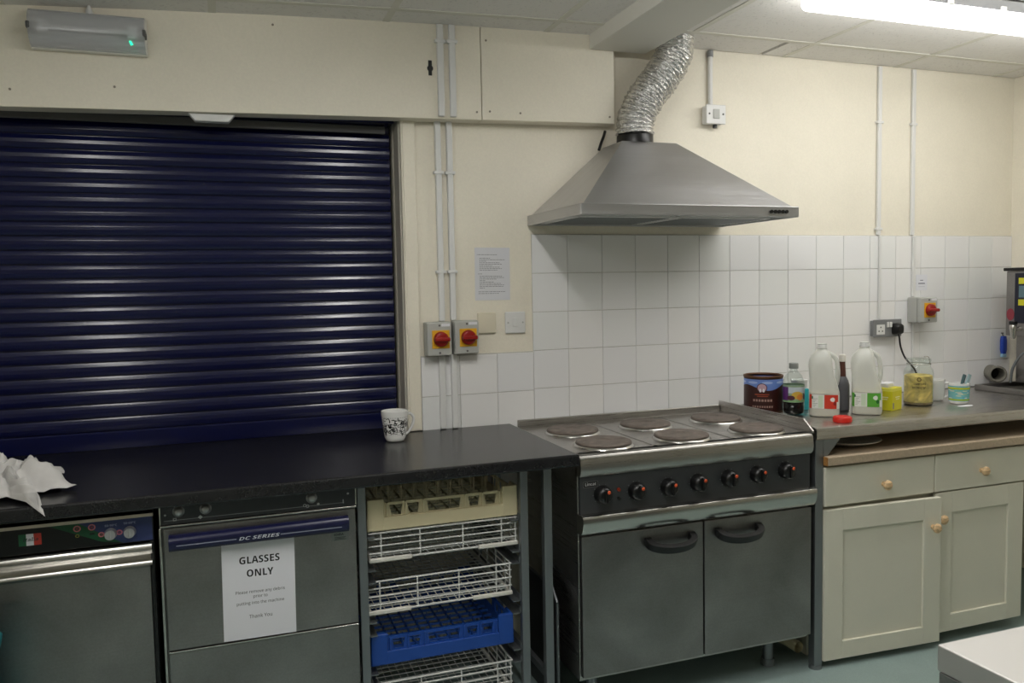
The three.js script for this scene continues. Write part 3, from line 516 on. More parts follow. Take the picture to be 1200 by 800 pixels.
{
  const x0 = 0.897, x1 = 1.895, t = thing('base_cabinet', 'cream shaker base cabinet with two drawers and wooden knobs', 'cabinet', [1.414, 0, 0.3]);
  part(t, 'carcass', [B(x0 + 0.006, x1 - 0.004, 0.09, 0.76, 0.03, 0.565, 0.001)], M.cab);
  part(t, 'plinth', B(x0 + 0.02, x1 - 0.02, 0, 0.09, 0.03, 0.48, 0), M.cab);
  part(t, 'worktop', B(x0 + 0.0015, x1 + 0.3, 0.761, 0.794, 0.03, 0.614, 0.004), M.slab, { label: 'beige speckled laminate top' });
  part(t, 'worktop_end', B(x0 - 0.002, x0 + 0.001, 0.762, 0.793, 0.592, 0.612, 0), M.slabEdge);
  const knob = (p, x, y, z) => part(p, 'knob', lathe([[0, 0.034], [0.012, 0.033], [0.018, 0.027], [0.0185, 0.021], [0.013, 0.013], [0.009, 0.008], [0.0095, 0]], 26).rotateX(Math.PI / 2).translate(x, y, z), M.knobWood, { label: 'round beech knob' });
  for (const [a, b, kx, ky] of [[x0 + 0.002, 1.418, 1.168, 0.667], [1.423, x1, 1.657, 0.673]]) { const d = part(t, 'drawer_front', B(a, b, 0.607, 0.752, 0.567, 0.597, 0.004), M.cab); knob(d, kx, ky, 0.597); }
  const door = (dx0, dx1, dy0, dy1, z, kx, ky) => {
    const F = 0.082, g = [B(dx0, dx0 + F, dy0, dy1, z - 0.02, z, 0.0025), B(dx1 - F, dx1, dy0, dy1, z - 0.02, z, 0.0025), B(dx0 + F - 0.001, dx1 - F + 0.001, dy1 - F, dy1, z - 0.02, z, 0.0025), B(dx0 + F - 0.001, dx1 - F + 0.001, dy0, dy0 + F * 0.82, z - 0.02, z, 0.0025)];
    const d = part(t, 'door', g, M.cab); part(d, 'door_panel', B(dx0 + F - 0.004, dx1 - F + 0.004, dy0 + F * 0.82 - 0.004, dy1 - F + 0.004, z - 0.018, z - 0.009, 0.001), M.cab);
    knob(d, kx, ky, z); return d;
  };
  door(1.431, 1.893, 0.045, 0.602, 0.596, 1.447, 0.503);
  // the left door stands slightly ajar
  const dl = door(0.899, 1.43, 0.028, 0.595, 0.596, 1.388, 0.484);
  const px = dl.parent.position, ax = 0.899 - 1.414, az = 0.576 - 0.3, ang = -0.05;
  dl.position.set(ax - (ax * Math.cos(ang) + az * Math.sin(ang)), 0, az - (-ax * Math.sin(ang) + az * Math.cos(ang)) + 0.001); dl.rotation.y = ang;
}

solo('stored_plate', 'pale plate lying in the gap between worktable and cabinet top', 'plate', lathe([[0, 0.004], [0.07, 0.003], [0.085, 0.008], [0.128, 0.021], [0.13, 0.024], [0.126, 0.0245], [0.082, 0.012], [0, 0.009]], 56).translate(1.13, 0.7945, 0.44), M.plastic);
{
  const t = thing('floor_pipe', 'beige plastic pipe elbow on the floor behind the table leg', 'pipe', [0.87, 0, 0.36]);
  part(t, 'pipe', tube([[0.66, 0.055, 0.33], [0.78, 0.055, 0.34], [0.84, 0.053, 0.36], [0.86, 0.05, 0.42], [0.865, 0.048, 0.5]], 0.021, 40, 14), M.rackCream); part(t, 'pipe_clip', [B(0.74, 0.76, 0, 0.035, 0.325, 0.355, 0.002), B(0.845, 0.88, 0, 0.029, 0.44, 0.46, 0.002)].slice(0, 1), M.guideDark);
}

// ---------------------------------------------------------------- things on the steel worktable (top at 0.902)
const TY = 0.9023;
{ // chocolate tin
  const cx = 0.935, cz = 0.19, R = 0.077, H = 0.15, t = thing('cocoa_tin', 'brown and blue open drinking chocolate tin beside the squash bottle', 'tin', [cx, TY, cz]);
  const tex = canvasTex(1024, 320, (c, w, h) => {
    c.fillStyle = '#3a1712'; c.fillRect(0, 0, w, h);
    c.fillStyle = '#6f8fd6'; c.beginPath(); c.moveTo(0, 14); c.lineTo(w, 14); for (let x = w; x >= 0; x -= 8) c.lineTo(x, 92 + 26 * Math.sin(x / 62 + 1.0)); c.fill();
    c.fillStyle = '#a9bde8'; for (let x = 0; x < w; x += 128) { c.beginPath(); c.ellipse(x + 40, 44, 46, 12, 0, 0, 7); c.fill(); }
    for (const m of [128, 640]) {
      c.fillStyle = '#c9a6b2'; c.strokeStyle = '#54222c'; c.lineWidth = 6; c.beginPath(); c.arc(m + 122, 92, 40, 0, 7); c.fill(); c.stroke();
      c.fillStyle = '#f1eef2'; for (const dx of [-14, 14]) { c.beginPath(); c.ellipse(m + 122 + dx, 116, 9, 18, 0, 0, 7); c.fill(); }
      c.fillStyle = '#a24a30'; c.fillRect(m + 62, 150, 120, 10); c.fillRect(m + 82, 168, 90, 8); c.fillStyle = '#a98a80'; for (let k = 0; k < 7; k++) c.fillRect(m + 46 + k * 24, 200, 17, 22); for (let k = 0; k < 9; k++) c.fillRect(m + 40 + k * 20, 262, 13, 18);
    }
    c.fillStyle = '#c8c8cc'; c.fillRect(480, 150, 12, 150);
  });
  part(t, 'label_sleeve', new THREE.CylinderGeometry(R, R, H - 0.014, 64, 1, true, 0.9).translate(cx, TY + H / 2, cz), std({ map: tex, roughness: 0.4, metalness: 0.1, side: THREE.DoubleSide }), { keepUV: true });
  const tinM = std({ color: 0x6b4a32, metalness: 0.4, roughness: 0.45 }); part(t, 'rim', [lathe([[R - 0.003, H - 0.008], [R + 0.0015, H - 0.008], [R + 0.0015, H], [R - 0.002, H + 0.001], [R - 0.004, H - 0.004]], 56).translate(cx, TY, cz)], tinM); part(t, 'tin_base', lathe([[0, 0], [R + 0.001, 0], [R + 0.001, 0.008], [R - 0.002, 0.009]], 56).translate(cx, TY, cz), tinM);
  part(t, 'powder', lathe([[0, 0.105], [R - 0.004, 0.11]], 40).translate(cx, TY, cz), std({ color: 0x4a2a18, roughness: 1 }));
}
{ // squash bottle
  const cx = 0.985, cz = 0.315, t = thing('squash_bottle', 'clear squash bottle with purple fruit label and dark liquid', 'bottle', [cx, TY, cz]);
  const pr = [[0, 0.004], [0.03, 0], [0.039, 0.006], [0.041, 0.02], [0.041, 0.045], [0.040, 0.05], [0.040, 0.115], [0.041, 0.12], [0.040, 0.135], [0.032, 0.155], [0.018, 0.172], [0.014, 0.178], [0.014, 0.186]];
  part(t, 'bottle_shell', lathe(pr, 40).translate(cx, TY, cz), M.pet);
  part(t, 'dark_liquid', lathe([[0, 0.006], [0.028, 0.004], [0.036, 0.008], [0.0385, 0.02], [0.0385, 0.055], [0, 0.055]], 40).translate(cx, TY, cz), std({ color: 0x0d0a0d, roughness: 0.15 }));
  const tex = canvasTex(1024, 256, (c, w, h) => {
    c.fillStyle = '#8fa98a'; c.fillRect(0, 0, w, h);
    for (const m of [0, 512]) { c.fillStyle = '#5c2a72'; c.fillRect(m, 30, 150, 200); c.fillStyle = '#c4cfd8'; c.fillRect(m + 150, 30, 330, 90); c.fillStyle = '#d6b24a'; c.beginPath(); c.ellipse(m + 290, 150, 90, 56, 0, 0, 7); c.fill(); c.fillStyle = '#d98a3c'; c.beginPath(); c.ellipse(m + 330, 178, 52, 44, 0, 0, 7); c.fill(); c.fillStyle = '#4a1a30'; c.beginPath(); c.ellipse(m + 190, 190, 60, 36, 0, 0, 7); c.fill(); c.beginPath(); c.ellipse(m + 430, 170, 44, 50, 0, 0, 7); c.fill(); c.fillStyle = '#e6e6ea'; c.fillRect(m + 440, 40, 52, 100); c.fillStyle = '#6fae5c'; c.fillRect(m, 232, 512, 10); }
  });
  part(t, 'label', new THREE.CylinderGeometry(0.0415, 0.0415, 0.068, 48, 1, true, 4.2).translate(cx, TY + 0.087, cz), std({ map: tex, roughness: 0.4, side: THREE.DoubleSide }), { keepUV: true, label: 'purple and green fruit label' });
  part(t, 'cap', lathe([[0, 0.206], [0.0165, 0.206], [0.018, 0.203], [0.018, 0.184], [0.0145, 0.184]], 30).translate(cx, TY, cz), std({ color: 0x8f938f, roughness: 0.4 }));
}
solo('teal_carton', 'small teal and white carton behind the red labelled milk bottle', 'carton', [B(1.055, 1.115, TY, TY + 0.088, 0.2, 0.25, 0.003)], std({ color: 0x35b4bc, roughness: 0.5 }));
solo('white_carton_lid', 'white tub standing on the teal carton', 'tub', [loft([ringSE(TY + 0.0883, 0.026, 0.022, 4, 28, 1.085, 0.225), ringSE(TY + 0.118, 0.029, 0.024, 4, 28, 1.085, 0.225), ringSE(TY + 0.122, 0.031, 0.026, 4, 28, 1.085, 0.225), ringSE(TY + 0.126, 0.029, 0.024, 4, 28, 1.085, 0.225)])], M.white);
function milkBottle(label, cx, cz, turn, main, deep) {
  const t = thing('milk_bottle', label, 'bottle', [cx, TY, cz]); t.rotation.y = turn; t.scale.set(0.92, 1, 0.92);
  const H = 0.283, body = (s, y1, y0 = 0) => {
    const K = [[0, 0.052], [0.004, 0.058], [0.012, 0.0605], [0.03, 0.0605], [0.034, 0.0595], [0.088, 0.0595], [0.092, 0.0605], [0.145, 0.0605], [0.165, 0.0605], [0.185, 0.060], [0.205, 0.0585], [0.222, 0.054], [0.237, 0.045], [0.248, 0.033], [0.255, 0.0245], [0.26, 0.0205], [0.265, 0.0195], [0.283, 0.0195]];
    return K.filter(([y]) => y <= y1 && y >= y0).map(([y, r]) => { const n = y < 0.2 ? 4.5 : y < 0.25 ? 3 : 2.1; const cxx = y > 0.15 ? -0.010 * Math.min(1, (y - 0.15) / 0.09) : 0; const cut = y > 0.12 && y < 0.25 ? 0.022 * Math.sin((y - 0.12) / 0.13 * Math.PI) ** 0.7 : 0;
      return ringSE(y + (y === 0 ? 0.0005 : 0), (r - s) - cut / 2, r - s, n, 48, cxx - cut / 2, 0); });
  };
  part(t, 'bottle_shell', loft(body(0, 1), true, true), M.hdpe, { local: true, keepUV: true });
  part(t, 'milk_fill', loft(body(0.0025, 0.13, 0.003), true, true), M.milk, { local: true, keepUV: true });
  part(t, 'handle', tube([[0.006, 0.247, 0], [0.03, 0.238, 0], [0.046, 0.22, 0], [0.052, 0.19, 0], [0.053, 0.155, 0], [0.046, 0.122, 0]], 0.0095, 30, 12), M.hdpe, { local: true });
  part(t, 'neck_thread', [lathe([[0.0195, 0.264], [0.0225, 0.266], [0.0225, 0.27], [0.0195, 0.272], [0.0215, 0.276], [0.0195, 0.28]], 32).translate(-0.010, 0, 0)], M.white, { local: true });
  const tex = canvasTex(1024, 160, (c, w, h) => {
    c.fillStyle = '#e6e9e2'; c.fillRect(0, 0, w, h);
    c.fillStyle = main; c.fillRect(560, 0, 96, h); c.fillRect(768, 0, 104, h); c.fillRect(872, 0, 40, h * 0.5); c.fillRect(0, 0, 140, h); c.fillRect(300, 0, 90, h);
    c.fillStyle = '#f0f1ec'; c.beginPath(); c.arc(812, 54, 26, 0, 7); c.fill(); c.fillStyle = deep; c.beginPath(); c.ellipse(840, 100, 24, 22, 0, 0, 7); c.fill(); c.fillStyle = '#2f6b4f'; c.beginPath(); c.arc(664, 34, 18, 0, 7); c.fill();
    c.fillStyle = '#a9b0a6'; for (let k = 0; k < 6; k++) c.fillRect(676, 44 + k * 18, 66 - (k % 3) * 14, 6); c.fillStyle = '#cfe0c6'; c.fillRect(748, 10, 16, 140);
  });
  tex.wrapS = THREE.RepeatWrapping; tex.repeat.set(-1, 1);
  part(t, 'label', loft([ringSE(0.034, 0.0606, 0.0606, 4.5, 64), ringSE(0.088, 0.0606, 0.0606, 4.5, 64)], false, false), std({ map: tex, roughness: 0.45, side: THREE.DoubleSide }), { local: true, keepUV: true });
}
milkBottle('milk bottle with a red label, lid off, beside the red lid', 1.075, 0.385, -0.7, '#d8402a', '#8e1f18');
milkBottle('milk bottle with a green label, lid off, beside the yellow box', 1.252, 0.42, -0.72, '#5fae3c', '#1f6a2a');
{
  const cx = 1.03, cz = 0.535; solo('bottle_lid', 'round red plastic milk bottle lid lying on the worktable', 'lid', [lathe([[0, 0.02], [0.012, 0.019], [0.018, 0.022], [0.029, 0.0215], [0.0335, 0.018], [0.0345, 0.004], [0.032, 0]], 40).translate(cx, TY, cz)], M.redLid);
}
{ // slim sauce bottle between the milk bottles
  const cx = 1.222, cz = 0.318, t = thing('sauce_bottle', 'slim grey bottle with a dark neck between the two milk bottles', 'bottle', [cx, TY, cz]);
  part(t, 'bottle_body', lathe([[0, 0.001], [0.026, 0], [0.028, 0.006], [0.028, 0.105], [0.024, 0.122], [0.0145, 0.14]], 30).translate(cx, TY, cz), std({ color: 0x6b6c72, roughness: 0.35 }));
  part(t, 'neck', lathe([[0.0145, 0.14], [0.013, 0.165], [0.0115, 0.19], [0.0115, 0.2]], 26).translate(cx, TY, cz), std({ color: 0x5a352c, roughness: 0.3 }));
  part(t, 'cap', lathe([[0.0118, 0.2], [0.013, 0.201], [0.013, 0.226], [0.011, 0.229], [0, 0.229]], 26).translate(cx, TY, cz), M.plastic);
}
{ // yellow box with an open white lid
  const t = thing('yellow_box', 'yellow cardboard box with an open white flap beside the glass jar', 'box', [1.405, TY, 0.375]); t.rotation.y = 0.35; t.scale.setScalar(1.22);
  const tex = canvasTex(128, 128, (c, w, h) => { c.fillStyle = '#d8cf1c'; c.fillRect(0, 0, w, h); c.fillStyle = '#e9e35a'; c.fillRect(0, 0, w, 18); c.fillStyle = '#8d8a80'; c.fillRect(6, 84, 18, 34); c.fillStyle = '#f0eec0'; c.fillRect(40, 50, 60, 6); c.fillRect(46, 62, 48, 5); });
  part(t, 'carton', B(-0.034, 0.034, 0, 0.075, -0.03, 0.03, 0.002), std({ map: tex, roughness: 0.5 }), { local: true, keepUV: true });
  part(t, 'flap', [extZ(shape([[-0.033, 0], [0.033, 0], [0.03, 0.034], [-0.03, 0.034]]), -0.001, 0.001).rotateX(-0.45).translate(0, 0.0755, -0.029), B(-0.028, 0.022, 0.074, 0.09, -0.018, 0.01, 0.003)], M.paper, { local: true });
}
{ // big glass jar
  const cx = 1.61, cz = 0.33, t = thing('glass_jar', 'large glass storage jar with tan contents and swing top', 'jar', [cx, TY, cz]);
  part(t, 'jar_glass', lathe([[0, 0.003], [0.05, 0.0], [0.056, 0.006], [0.058, 0.016], [0.058, 0.135], [0.055, 0.15], [0.0465, 0.161], [0.0455, 0.18], [0.048, 0.184], [0.048, 0.19], [0.045, 0.191]], 56).translate(cx, TY, cz), M.glass);
  part(t, 'contents', [lathe([[0, 0.007], [0.05, 0.006], [0.0545, 0.016], [0.0545, 0.122], [0.047, 0.127], [0, 0.121]], 48).translate(cx, TY, cz)], std({ map: noiseTex(128, (u, v) => { const n = 1 + 0.5 * fbm(u, v, 6, 3, 4.1); return [0.80 * n, 0.71 * n, 0.42 * n]; }, true, 6), roughness: 0.7 }));
  part(t, 'glass_base', lathe([[0, 0.0005], [0.05, 0.0005], [0.0565, 0.008], [0.0555, 0.014], [0, 0.006]], 48).translate(cx, TY, cz), std({ color: 0x7c6a48, roughness: 0.2 }));
  part(t, 'lid', lathe([[0, 0.1985], [0.03, 0.1985], [0.046, 0.196], [0.0485, 0.193], [0.0465, 0.191], [0, 0.191]], 48).translate(cx, TY, cz), M.glass);
  part(t, 'wire_clasp', [tube([[cx + 0.046, TY + 0.172, cz + 0.01], [cx + 0.056, TY + 0.168, cz + 0.004], [cx + 0.058, TY + 0.19, cz], [cx + 0.05, TY + 0.2, cz], [cx + 0.03, TY + 0.2005, cz]], 0.0018, 24, 6), lathe([[0.047, 0.171], [0.0485, 0.1725], [0.047, 0.174]], 40).translate(cx, TY, cz)], M.steelBright);
  const tex = canvasTex(256, 192, (c, w, h) => { c.clearRect(0, 0, w, h); c.strokeStyle = '#4a2f14'; c.lineWidth = 8; c.beginPath(); c.arc(118, 40, 20, 0, 7); c.stroke(); c.fillStyle = '#2e2a1c'; let q = 7; const r = () => (q = (q * 16807) % 2147483647) / 2147483647; for (const [x0, n, y] of [[60, 9, 80], [44, 10, 126]]) for (let k = 0; k < n; k++) { const x = x0 + k * 15.5; c.fillRect(x, y, 4, 24); if (r() > 0.4) c.fillRect(x, y, 10, 5); if (r() > 0.4) c.fillRect(x, y + 20, 10, 5); if (r() > 0.5) c.fillRect(x + 8, y + 4, 4, 18); } });
  part(t, 'jar_print', new THREE.CylinderGeometry(0.0586, 0.0586, 0.066, 24, 1, true, -1.45, 1.5).translate(cx, TY + 0.092, cz), std({ map: tex, transparent: true, alphaTest: 0.5, roughness: 0.6 }), { keepUV: true });
}
function mug(t, cx, cz, R0, R1, H, mat, ha, y0 = TY, inner) { // lathed mug with a handle pointing at angle ha
  const w = 0.0035;
  const b = part(t, 'mug_body', lathe([[0, 0.003], [R0 * 0.72, 0.0], [R0 * 0.86, 0.002], [R0, 0.012], [R0 + (R1 - R0) * 0.5, H * 0.5], [R1, H - 0.001], [R1 - w / 2, H], [R1 - w, H - 0.001], [R0 + (R1 - R0) * 0.5 - w, H * 0.5], [R0 - w, 0.014], [0, 0.008]], 56).translate(cx, y0, cz), mat, { keepUV: true });
  const c = Math.cos(ha), s = Math.sin(ha), P = (r, y) => [cx + c * r, y0 + y, cz + s * r];
  const rm = (f) => R0 + (R1 - R0) * f;
  part(t, 'handle', tube([P(rm(0.82) - 0.002, H * 0.82), P(rm(0.82) + 0.014, H * 0.85), P(rm(0.7) + 0.028, H * 0.7), P(rm(0.5) + 0.026, H * 0.46), P(rm(0.3) + 0.012, H * 0.24), P(rm(0.2) - 0.002, H * 0.17)], 0.0048, 36, 10), inner || M.ceramic);
  return b;
}
{ const t = thing('white_mug', 'plain white mug behind the patterned green mug', 'mug', [1.765, TY, 0.27]); mug(t, 1.765, 0.27, 0.038, 0.041, 0.092, M.ceramic, 0.9); }
{
  const cx = 1.775, cz = 0.385, tex = canvasTex(512, 512, (c, w, h) => {
    c.fillStyle = '#e4e6da'; c.fillRect(0, 0, w, h); const top = h * 0.31, bot = h * 0.52;
    c.fillStyle = '#79b9bd'; c.fillRect(0, 0, w, h);
    let q = 11; const r = () => (q = (q * 16807) % 2147483647) / 2147483647;
    for (let k = 0; k < 60; k++) { c.fillStyle = ['#d9dfd2', '#6fb7a4', '#e9ddb0', '#5fa9bd'][k % 4]; c.beginPath(); c.ellipse(r() * w, r() * h, 22, 12, 0, 0, 7); c.fill(); }
    c.fillStyle = '#a8bf2c'; c.fillRect(0, h * 0.86, w, h * 0.1); c.fillRect(0, h * 0.10, w, h * 0.13); c.fillStyle = '#d8d040'; c.fillRect(0, h * 0.1, w, h * 0.04);
  });
  const t = thing('patterned_mug', 'pale teal and green patterned mug holding plastic utensils', 'mug', [cx, TY, cz]);
  mug(t, cx, cz, 0.038, 0.041, 0.088, M.ceramic, -0.85);
  part(t, 'printed_band', lathe([[0.0386, 0.014], [0.0402, 0.046], [0.0414, 0.078]], 56).translate(cx, TY, cz), std({ map: tex, roughness: 0.25 }), { keepUV: true });
  for (const [dx, dz, c, l] of [[0.012, 0.002, 0x4d6a6e, 'dark teal plastic knife standing in the patterned mug'], [0.034, 0.008, 0x9db8bc, 'pale blue plastic spoon standing in the patterned mug']]) {
    const g = [rod([cx - 0.012 + dx * 0.2, TY + 0.014, cz + dz], [cx + 0.018 + dx, TY + 0.112, cz + dz - 0.008], 0.0045, 8), B(-0.009, 0.009, 0, 0.036, -0.0025, 0.0025, 0.002).rotateZ(-0.36).translate(cx + 0.011 + dx, TY + 0.087, cz + dz - 0.006)];
    solo(l.includes('knife') ? 'plastic_knife' : 'plastic_spoon', l, 'utensil', g, std({ color: c, roughness: 0.35 }));
  }
}
solo('white_scraper', 'flat white plastic scrap lying in front of the patterned mug', 'scrap', [loft([ringSE(TY + 0.0002, 0.036, 0.014, 2.4, 32, 1.735, 0.452), ringSE(TY + 0.002, 0.037, 0.0145, 2.4, 32, 1.735, 0.452), ringSE(TY + 0.003, 0.034, 0.012, 2.4, 32, 1.735, 0.452)])], M.paper);
// ---------------------------------------------------------------- water boiler in the corner
{
  const xf = 2.36, z0 = 0.12, z1 = 0.42, t = thing('water_boiler', 'stainless countertop water boiler with dark display panel in the corner', 'boiler', [2.44, TY, 0.27]);
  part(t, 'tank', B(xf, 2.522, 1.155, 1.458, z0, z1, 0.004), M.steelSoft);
  part(t, 'lid', B(xf - 0.012, 2.524, 1.459, 1.474, z0 - 0.008, z1 + 0.008, 0.003), M.blackMatt);
  part(t, 'pedestal', B(2.42, 2.522, 0.93, 1.154, z0 + 0.01, z1 - 0.01, 0.003), M.steelSoft);
  const p = part(t, 'display_panel', B(xf - 0.006, xf - 0.0005, 1.215, 1.448, 0.168, 0.372, 0.002), std({ color: 0x16182c, roughness: 0.3 }));
  for (const y of [1.412, 1.312]) part(p, 'yellow_button', B(xf - 0.0085, xf - 0.0055, y - 0.014, y + 0.014, 0.189, 0.225, 0.001), std({ color: 0xd2cf2a, roughness: 0.4 }));
  part(p, 'screen', B(xf - 0.0075, xf - 0.0055, 1.335, 1.39, 0.19, 0.33, 0.001), std({ color: 0x5b7680, roughness: 0.15 }));
  part(t, 'warning_sticker', new THREE.CylinderGeometry(0.028, 0.028, 0.0012, 28).rotateZ(Math.PI / 2).scale(1, 1, 0.7).translate(xf - 0.0004, 1.255, 0.145), std({ color: 0x8f3442, roughness: 0.6 }), { label: 'faded round red sticker' });
  part(t, 'tap', [rod([xf - 0.002, 1.19, 0.2], [xf - 0.05, 1.19, 0.2], 0.011, 14), lathe([[0.006, -0.045], [0.011, -0.04], [0.013, -0.01], [0.016, 0.0], [0.016, 0.016], [0.01, 0.022], [0, 0.022]], 20).translate(xf - 0.05, 1.19, 0.2)], M.steelBright);
  part(t, 'tap_lever', [B(xf - 0.062, xf - 0.038, 1.211, 1.226, 0.185, 0.215, 0.004)], M.black);
  part(t, 'drip_hose', tube([[2.415, 1.09, 0.23], [2.385, 1.07, 0.19], [2.37, 1.0, 0.155], [2.366, 0.932, 0.148]], 0.006, 24), M.zinc);
}
{
  const t = thing('drip_tray', 'shallow stainless tray under the water boiler', 'tray', [2.35, TY, 0.3]);
  part(t, 'tray_base', B(2.205, 2.522, TY, TY + 0.006, 0.1, 0.56, 0.002), M.steelSoft);
  part(t, 'tray_wall', [B(2.2, 2.21, TY, TY + 0.026, 0.1, 0.56, 0.003), B(2.2, 2.522, TY, TY + 0.026, 0.095, 0.105, 0.003), B(2.2, 2.522, TY, TY + 0.026, 0.555, 0.565, 0.003)], M.steelSoft);
}
{
  const t = thing('waste_pipe', 'open grey pipe end below the blue brush in the corner', 'pipe', [2.37, 0.968, 0.06]); t.rotation.set(0.0, -0.55, 0);
  part(t, 'pipe', lathe([[0.029, -0.05], [0.0365, -0.05], [0.0365, 0.03], [0.0395, 0.031], [0.0395, 0.045], [0.031, 0.045], [0.029, 0.04], [0.029, -0.05]], 36).rotateX(Math.PI / 2), std({ color: 0x7d7a70, roughness: 0.55 }), { local: true });
  part(t, 'stop_plate', new THREE.CylinderGeometry(0.03, 0.03, 0.004, 24).rotateX(Math.PI / 2).translate(0, 0, -0.035), M.blackMatt, { local: true });
}
{
  const t = thing('hanging_brush', 'blue plastic brush hanging on the tiles beside the boiler', 'brush', [2.473, 1.04, 0.02]);
  part(t, 'brush_handle', loft([ringSE(1.055, 0.012, 0.009, 3, 24, 2.474, 0.02), ringSE(1.075, 0.0165, 0.011, 3, 24, 2.474, 0.02), ringSE(1.12, 0.0165, 0.011, 3, 24, 2.473, 0.02), ringSE(1.142, 0.013, 0.009, 3, 24, 2.473, 0.02)]), std({ color: 0x2346b0, roughness: 0.4 }));
  part(t, 'brush_tip', B(2.461, 2.487, 1.038, 1.056, 0.012, 0.028, 0.003), std({ color: 0x9cc4dc, roughness: 0.5 }));
  part(t, 'hook', [rod([2.472, 1.142, 0.018], [2.472, 1.156, 0.012], 0.0025, 8), rod([2.472, 1.156, 0.006], [2.472, 1.156, 0.018], 0.0035, 8)], M.guideDark);
}

// ---------------------------------------------------------------- fittings on the back wall
function rotarySwitch(label, x0, x1, y0, y1, z, d, group) {
  const cx = (x0 + x1) / 2, cy = (y0 + y1) / 2, t = thing('isolator_switch', label, 'switch', [cx, cy, z], group);
  part(t, 'box', [B(x0, x1, y0, y1, z, z + d * 0.72, 0.004), B(x0 + 0.001, x1 - 0.001, y0 + 0.001, y1 - 0.001, z + d * 0.74, z + d, 0.005)], M.greyBox);
  const fx = cx + 0.004, fz = z + d;
  part(t, 'yellow_plate', B(fx - 0.033, fx + 0.033, cy - 0.034, cy + 0.033, fz, fz + 0.003, 0.001), M.yellow);
  part(t, 'knob', [lathe([[0, 0.016], [0.02, 0.016], [0.0265, 0.012], [0.028, 0]], 32).rotateX(Math.PI / 2).translate(fx, cy, fz + 0.003), B(fx - 0.029, fx + 0.029, cy - 0.0075, cy + 0.0075, fz + 0.012, fz + 0.034, 0.005)], M.red, { label: 'red rotary knob' });
  part(t, 'cover_screw', [y0 + 0.012, y1 - 0.012].map((y) => new THREE.CylinderGeometry(0.004, 0.004, 0.002, 12).rotateX(Math.PI / 2).translate(cx, y, fz + 0.0006)), M.guideDark);
  part(t, 'label_strip', B(x1 - 0.04, x1 - 0.008, y1 - 0.016, y1 - 0.006, fz, fz + 0.0008, 0), M.paper);
}
rotarySwitch('grey isolator box with a red knob beside the hatch frame', -0.437, -0.342, 1.18, 1.305, 0.008, 0.055);
rotarySwitch('grey isolator box with a red knob beside the blank cream plate', -0.332, -0.237, 1.183, 1.308, 0.008, 0.055);
rotarySwitch('grey isolator box with a red knob above the glass jar', 1.872, 1.978, 1.228, 1.345, 0.009, 0.075);
function trunk(label, x, y0, y1, z, w = 0.022, d = 0.014, clips = [], group) {
  const t = thing('conduit', label, 'conduit', [x, y0, z]);
  part(t, 'channel', B(x - w / 2, x + w / 2, y0, y1, z, z + d, 0.004), M.white);
  for (const y of clips) part(t, 'saddle_clip', B(x - w / 2 - 0.008, x + w / 2 + 0.008, y - 0.006, y + 0.006, z, z + d + 0.002, 0.003), M.white);
  return t;
}
trunk('white conduit on the bulkhead beside the keyhole cutout', -0.366, 2.046, 2.37, 0.0705, 0.024, 0.016, [2.31]);
trunk('white conduit on the bulkhead nearer the board seam', -0.322, 2.046, 2.372, 0.0705, 0.024, 0.016, [2.312]);
trunk('white conduit dropping to the isolator by the hatch frame', -0.366, 1.306, 2.044, 0.001, 0.022, 0.02, [1.855, 1.49]);
trunk('white conduit dropping to the isolator by the blank plate', -0.322, 1.309, 2.044, 0.001, 0.022, 0.02, [1.855, 1.49]);
trunk('white conduit between worktop and the isolator by the hatch frame', -0.372, 0.902, 1.179, 0.0095, 0.024, 0.016);
trunk('white conduit between worktop and the isolator by the blank plate', -0.325, 0.902, 1.182, 0.0095, 0.024, 0.016);
trunk('thin white conduit dropping to the double socket', 1.697, 1.632, 2.388, 0.001, 0.02, 0.014, [2.14, 1.66]);
trunk('thin white conduit over the tiles down to the double socket', 1.702, 1.247, 1.631, 0.0095, 0.014, 0.01);
trunk('thin white conduit dropping to the isolator above the glass jar', 1.895, 1.632, 2.388, 0.001, 0.02, 0.014, [2.14]);
trunk('thin white conduit over the tiles to the isolator above the jar', 1.9, 1.346, 1.631, 0.0095, 0.018, 0.012);
trunk('thin white conduit below the isolator above the glass jar', 1.905, 1.0, 1.227, 0.0095, 0.014, 0.01);
{
  const t = thing('hood_conduit', 'short white conduit dropping from the ceiling to the fused outlet', 'conduit', [0.8, 2.16, 0.001]);
  part(t, 'pipe', rod([0.803, 2.161, 0.013], [0.803, 2.385, 0.013], 0.01, 14), M.white); part(t, 'coupler', rod([0.803, 2.36, 0.013], [0.803, 2.386, 0.013], 0.0125, 14), M.metalClad);
}
{
  const t = thing('fused_outlet', 'white fused outlet box on the cream wall right of the duct', 'switch', [0.812, 2.085, 0.001]);
  part(t, 'back_box', B(0.767, 0.857, 2.085, 2.16, 0.001, 0.034, 0.008), M.white); part(t, 'face_plate', B(0.765, 0.859, 2.083, 2.162, 0.0345, 0.043, 0.005), M.white);
  part(t, 'fuse_carrier', [B(0.797, 0.827, 2.105, 2.143, 0.043, 0.047, 0.003)], M.greyBox); part(t, 'cable_gland', new THREE.CylinderGeometry(0.009, 0.009, 0.012, 16).translate(0.82, 2.077, 0.02), M.black);
  part(t, 'screw', [0.779, 0.845].map((x) => new THREE.CylinderGeometry(0.004, 0.004, 0.002, 12).rotateX(Math.PI / 2).translate(x, 2.124, 0.0435)), M.guideDark);
}
solo('blank_plate', 'blank cream wall plate between isolator and light switch', 'plate', B(-0.226, -0.152, 1.254, 1.334, 0.001, 0.011, 0.004), M.creamPlate);
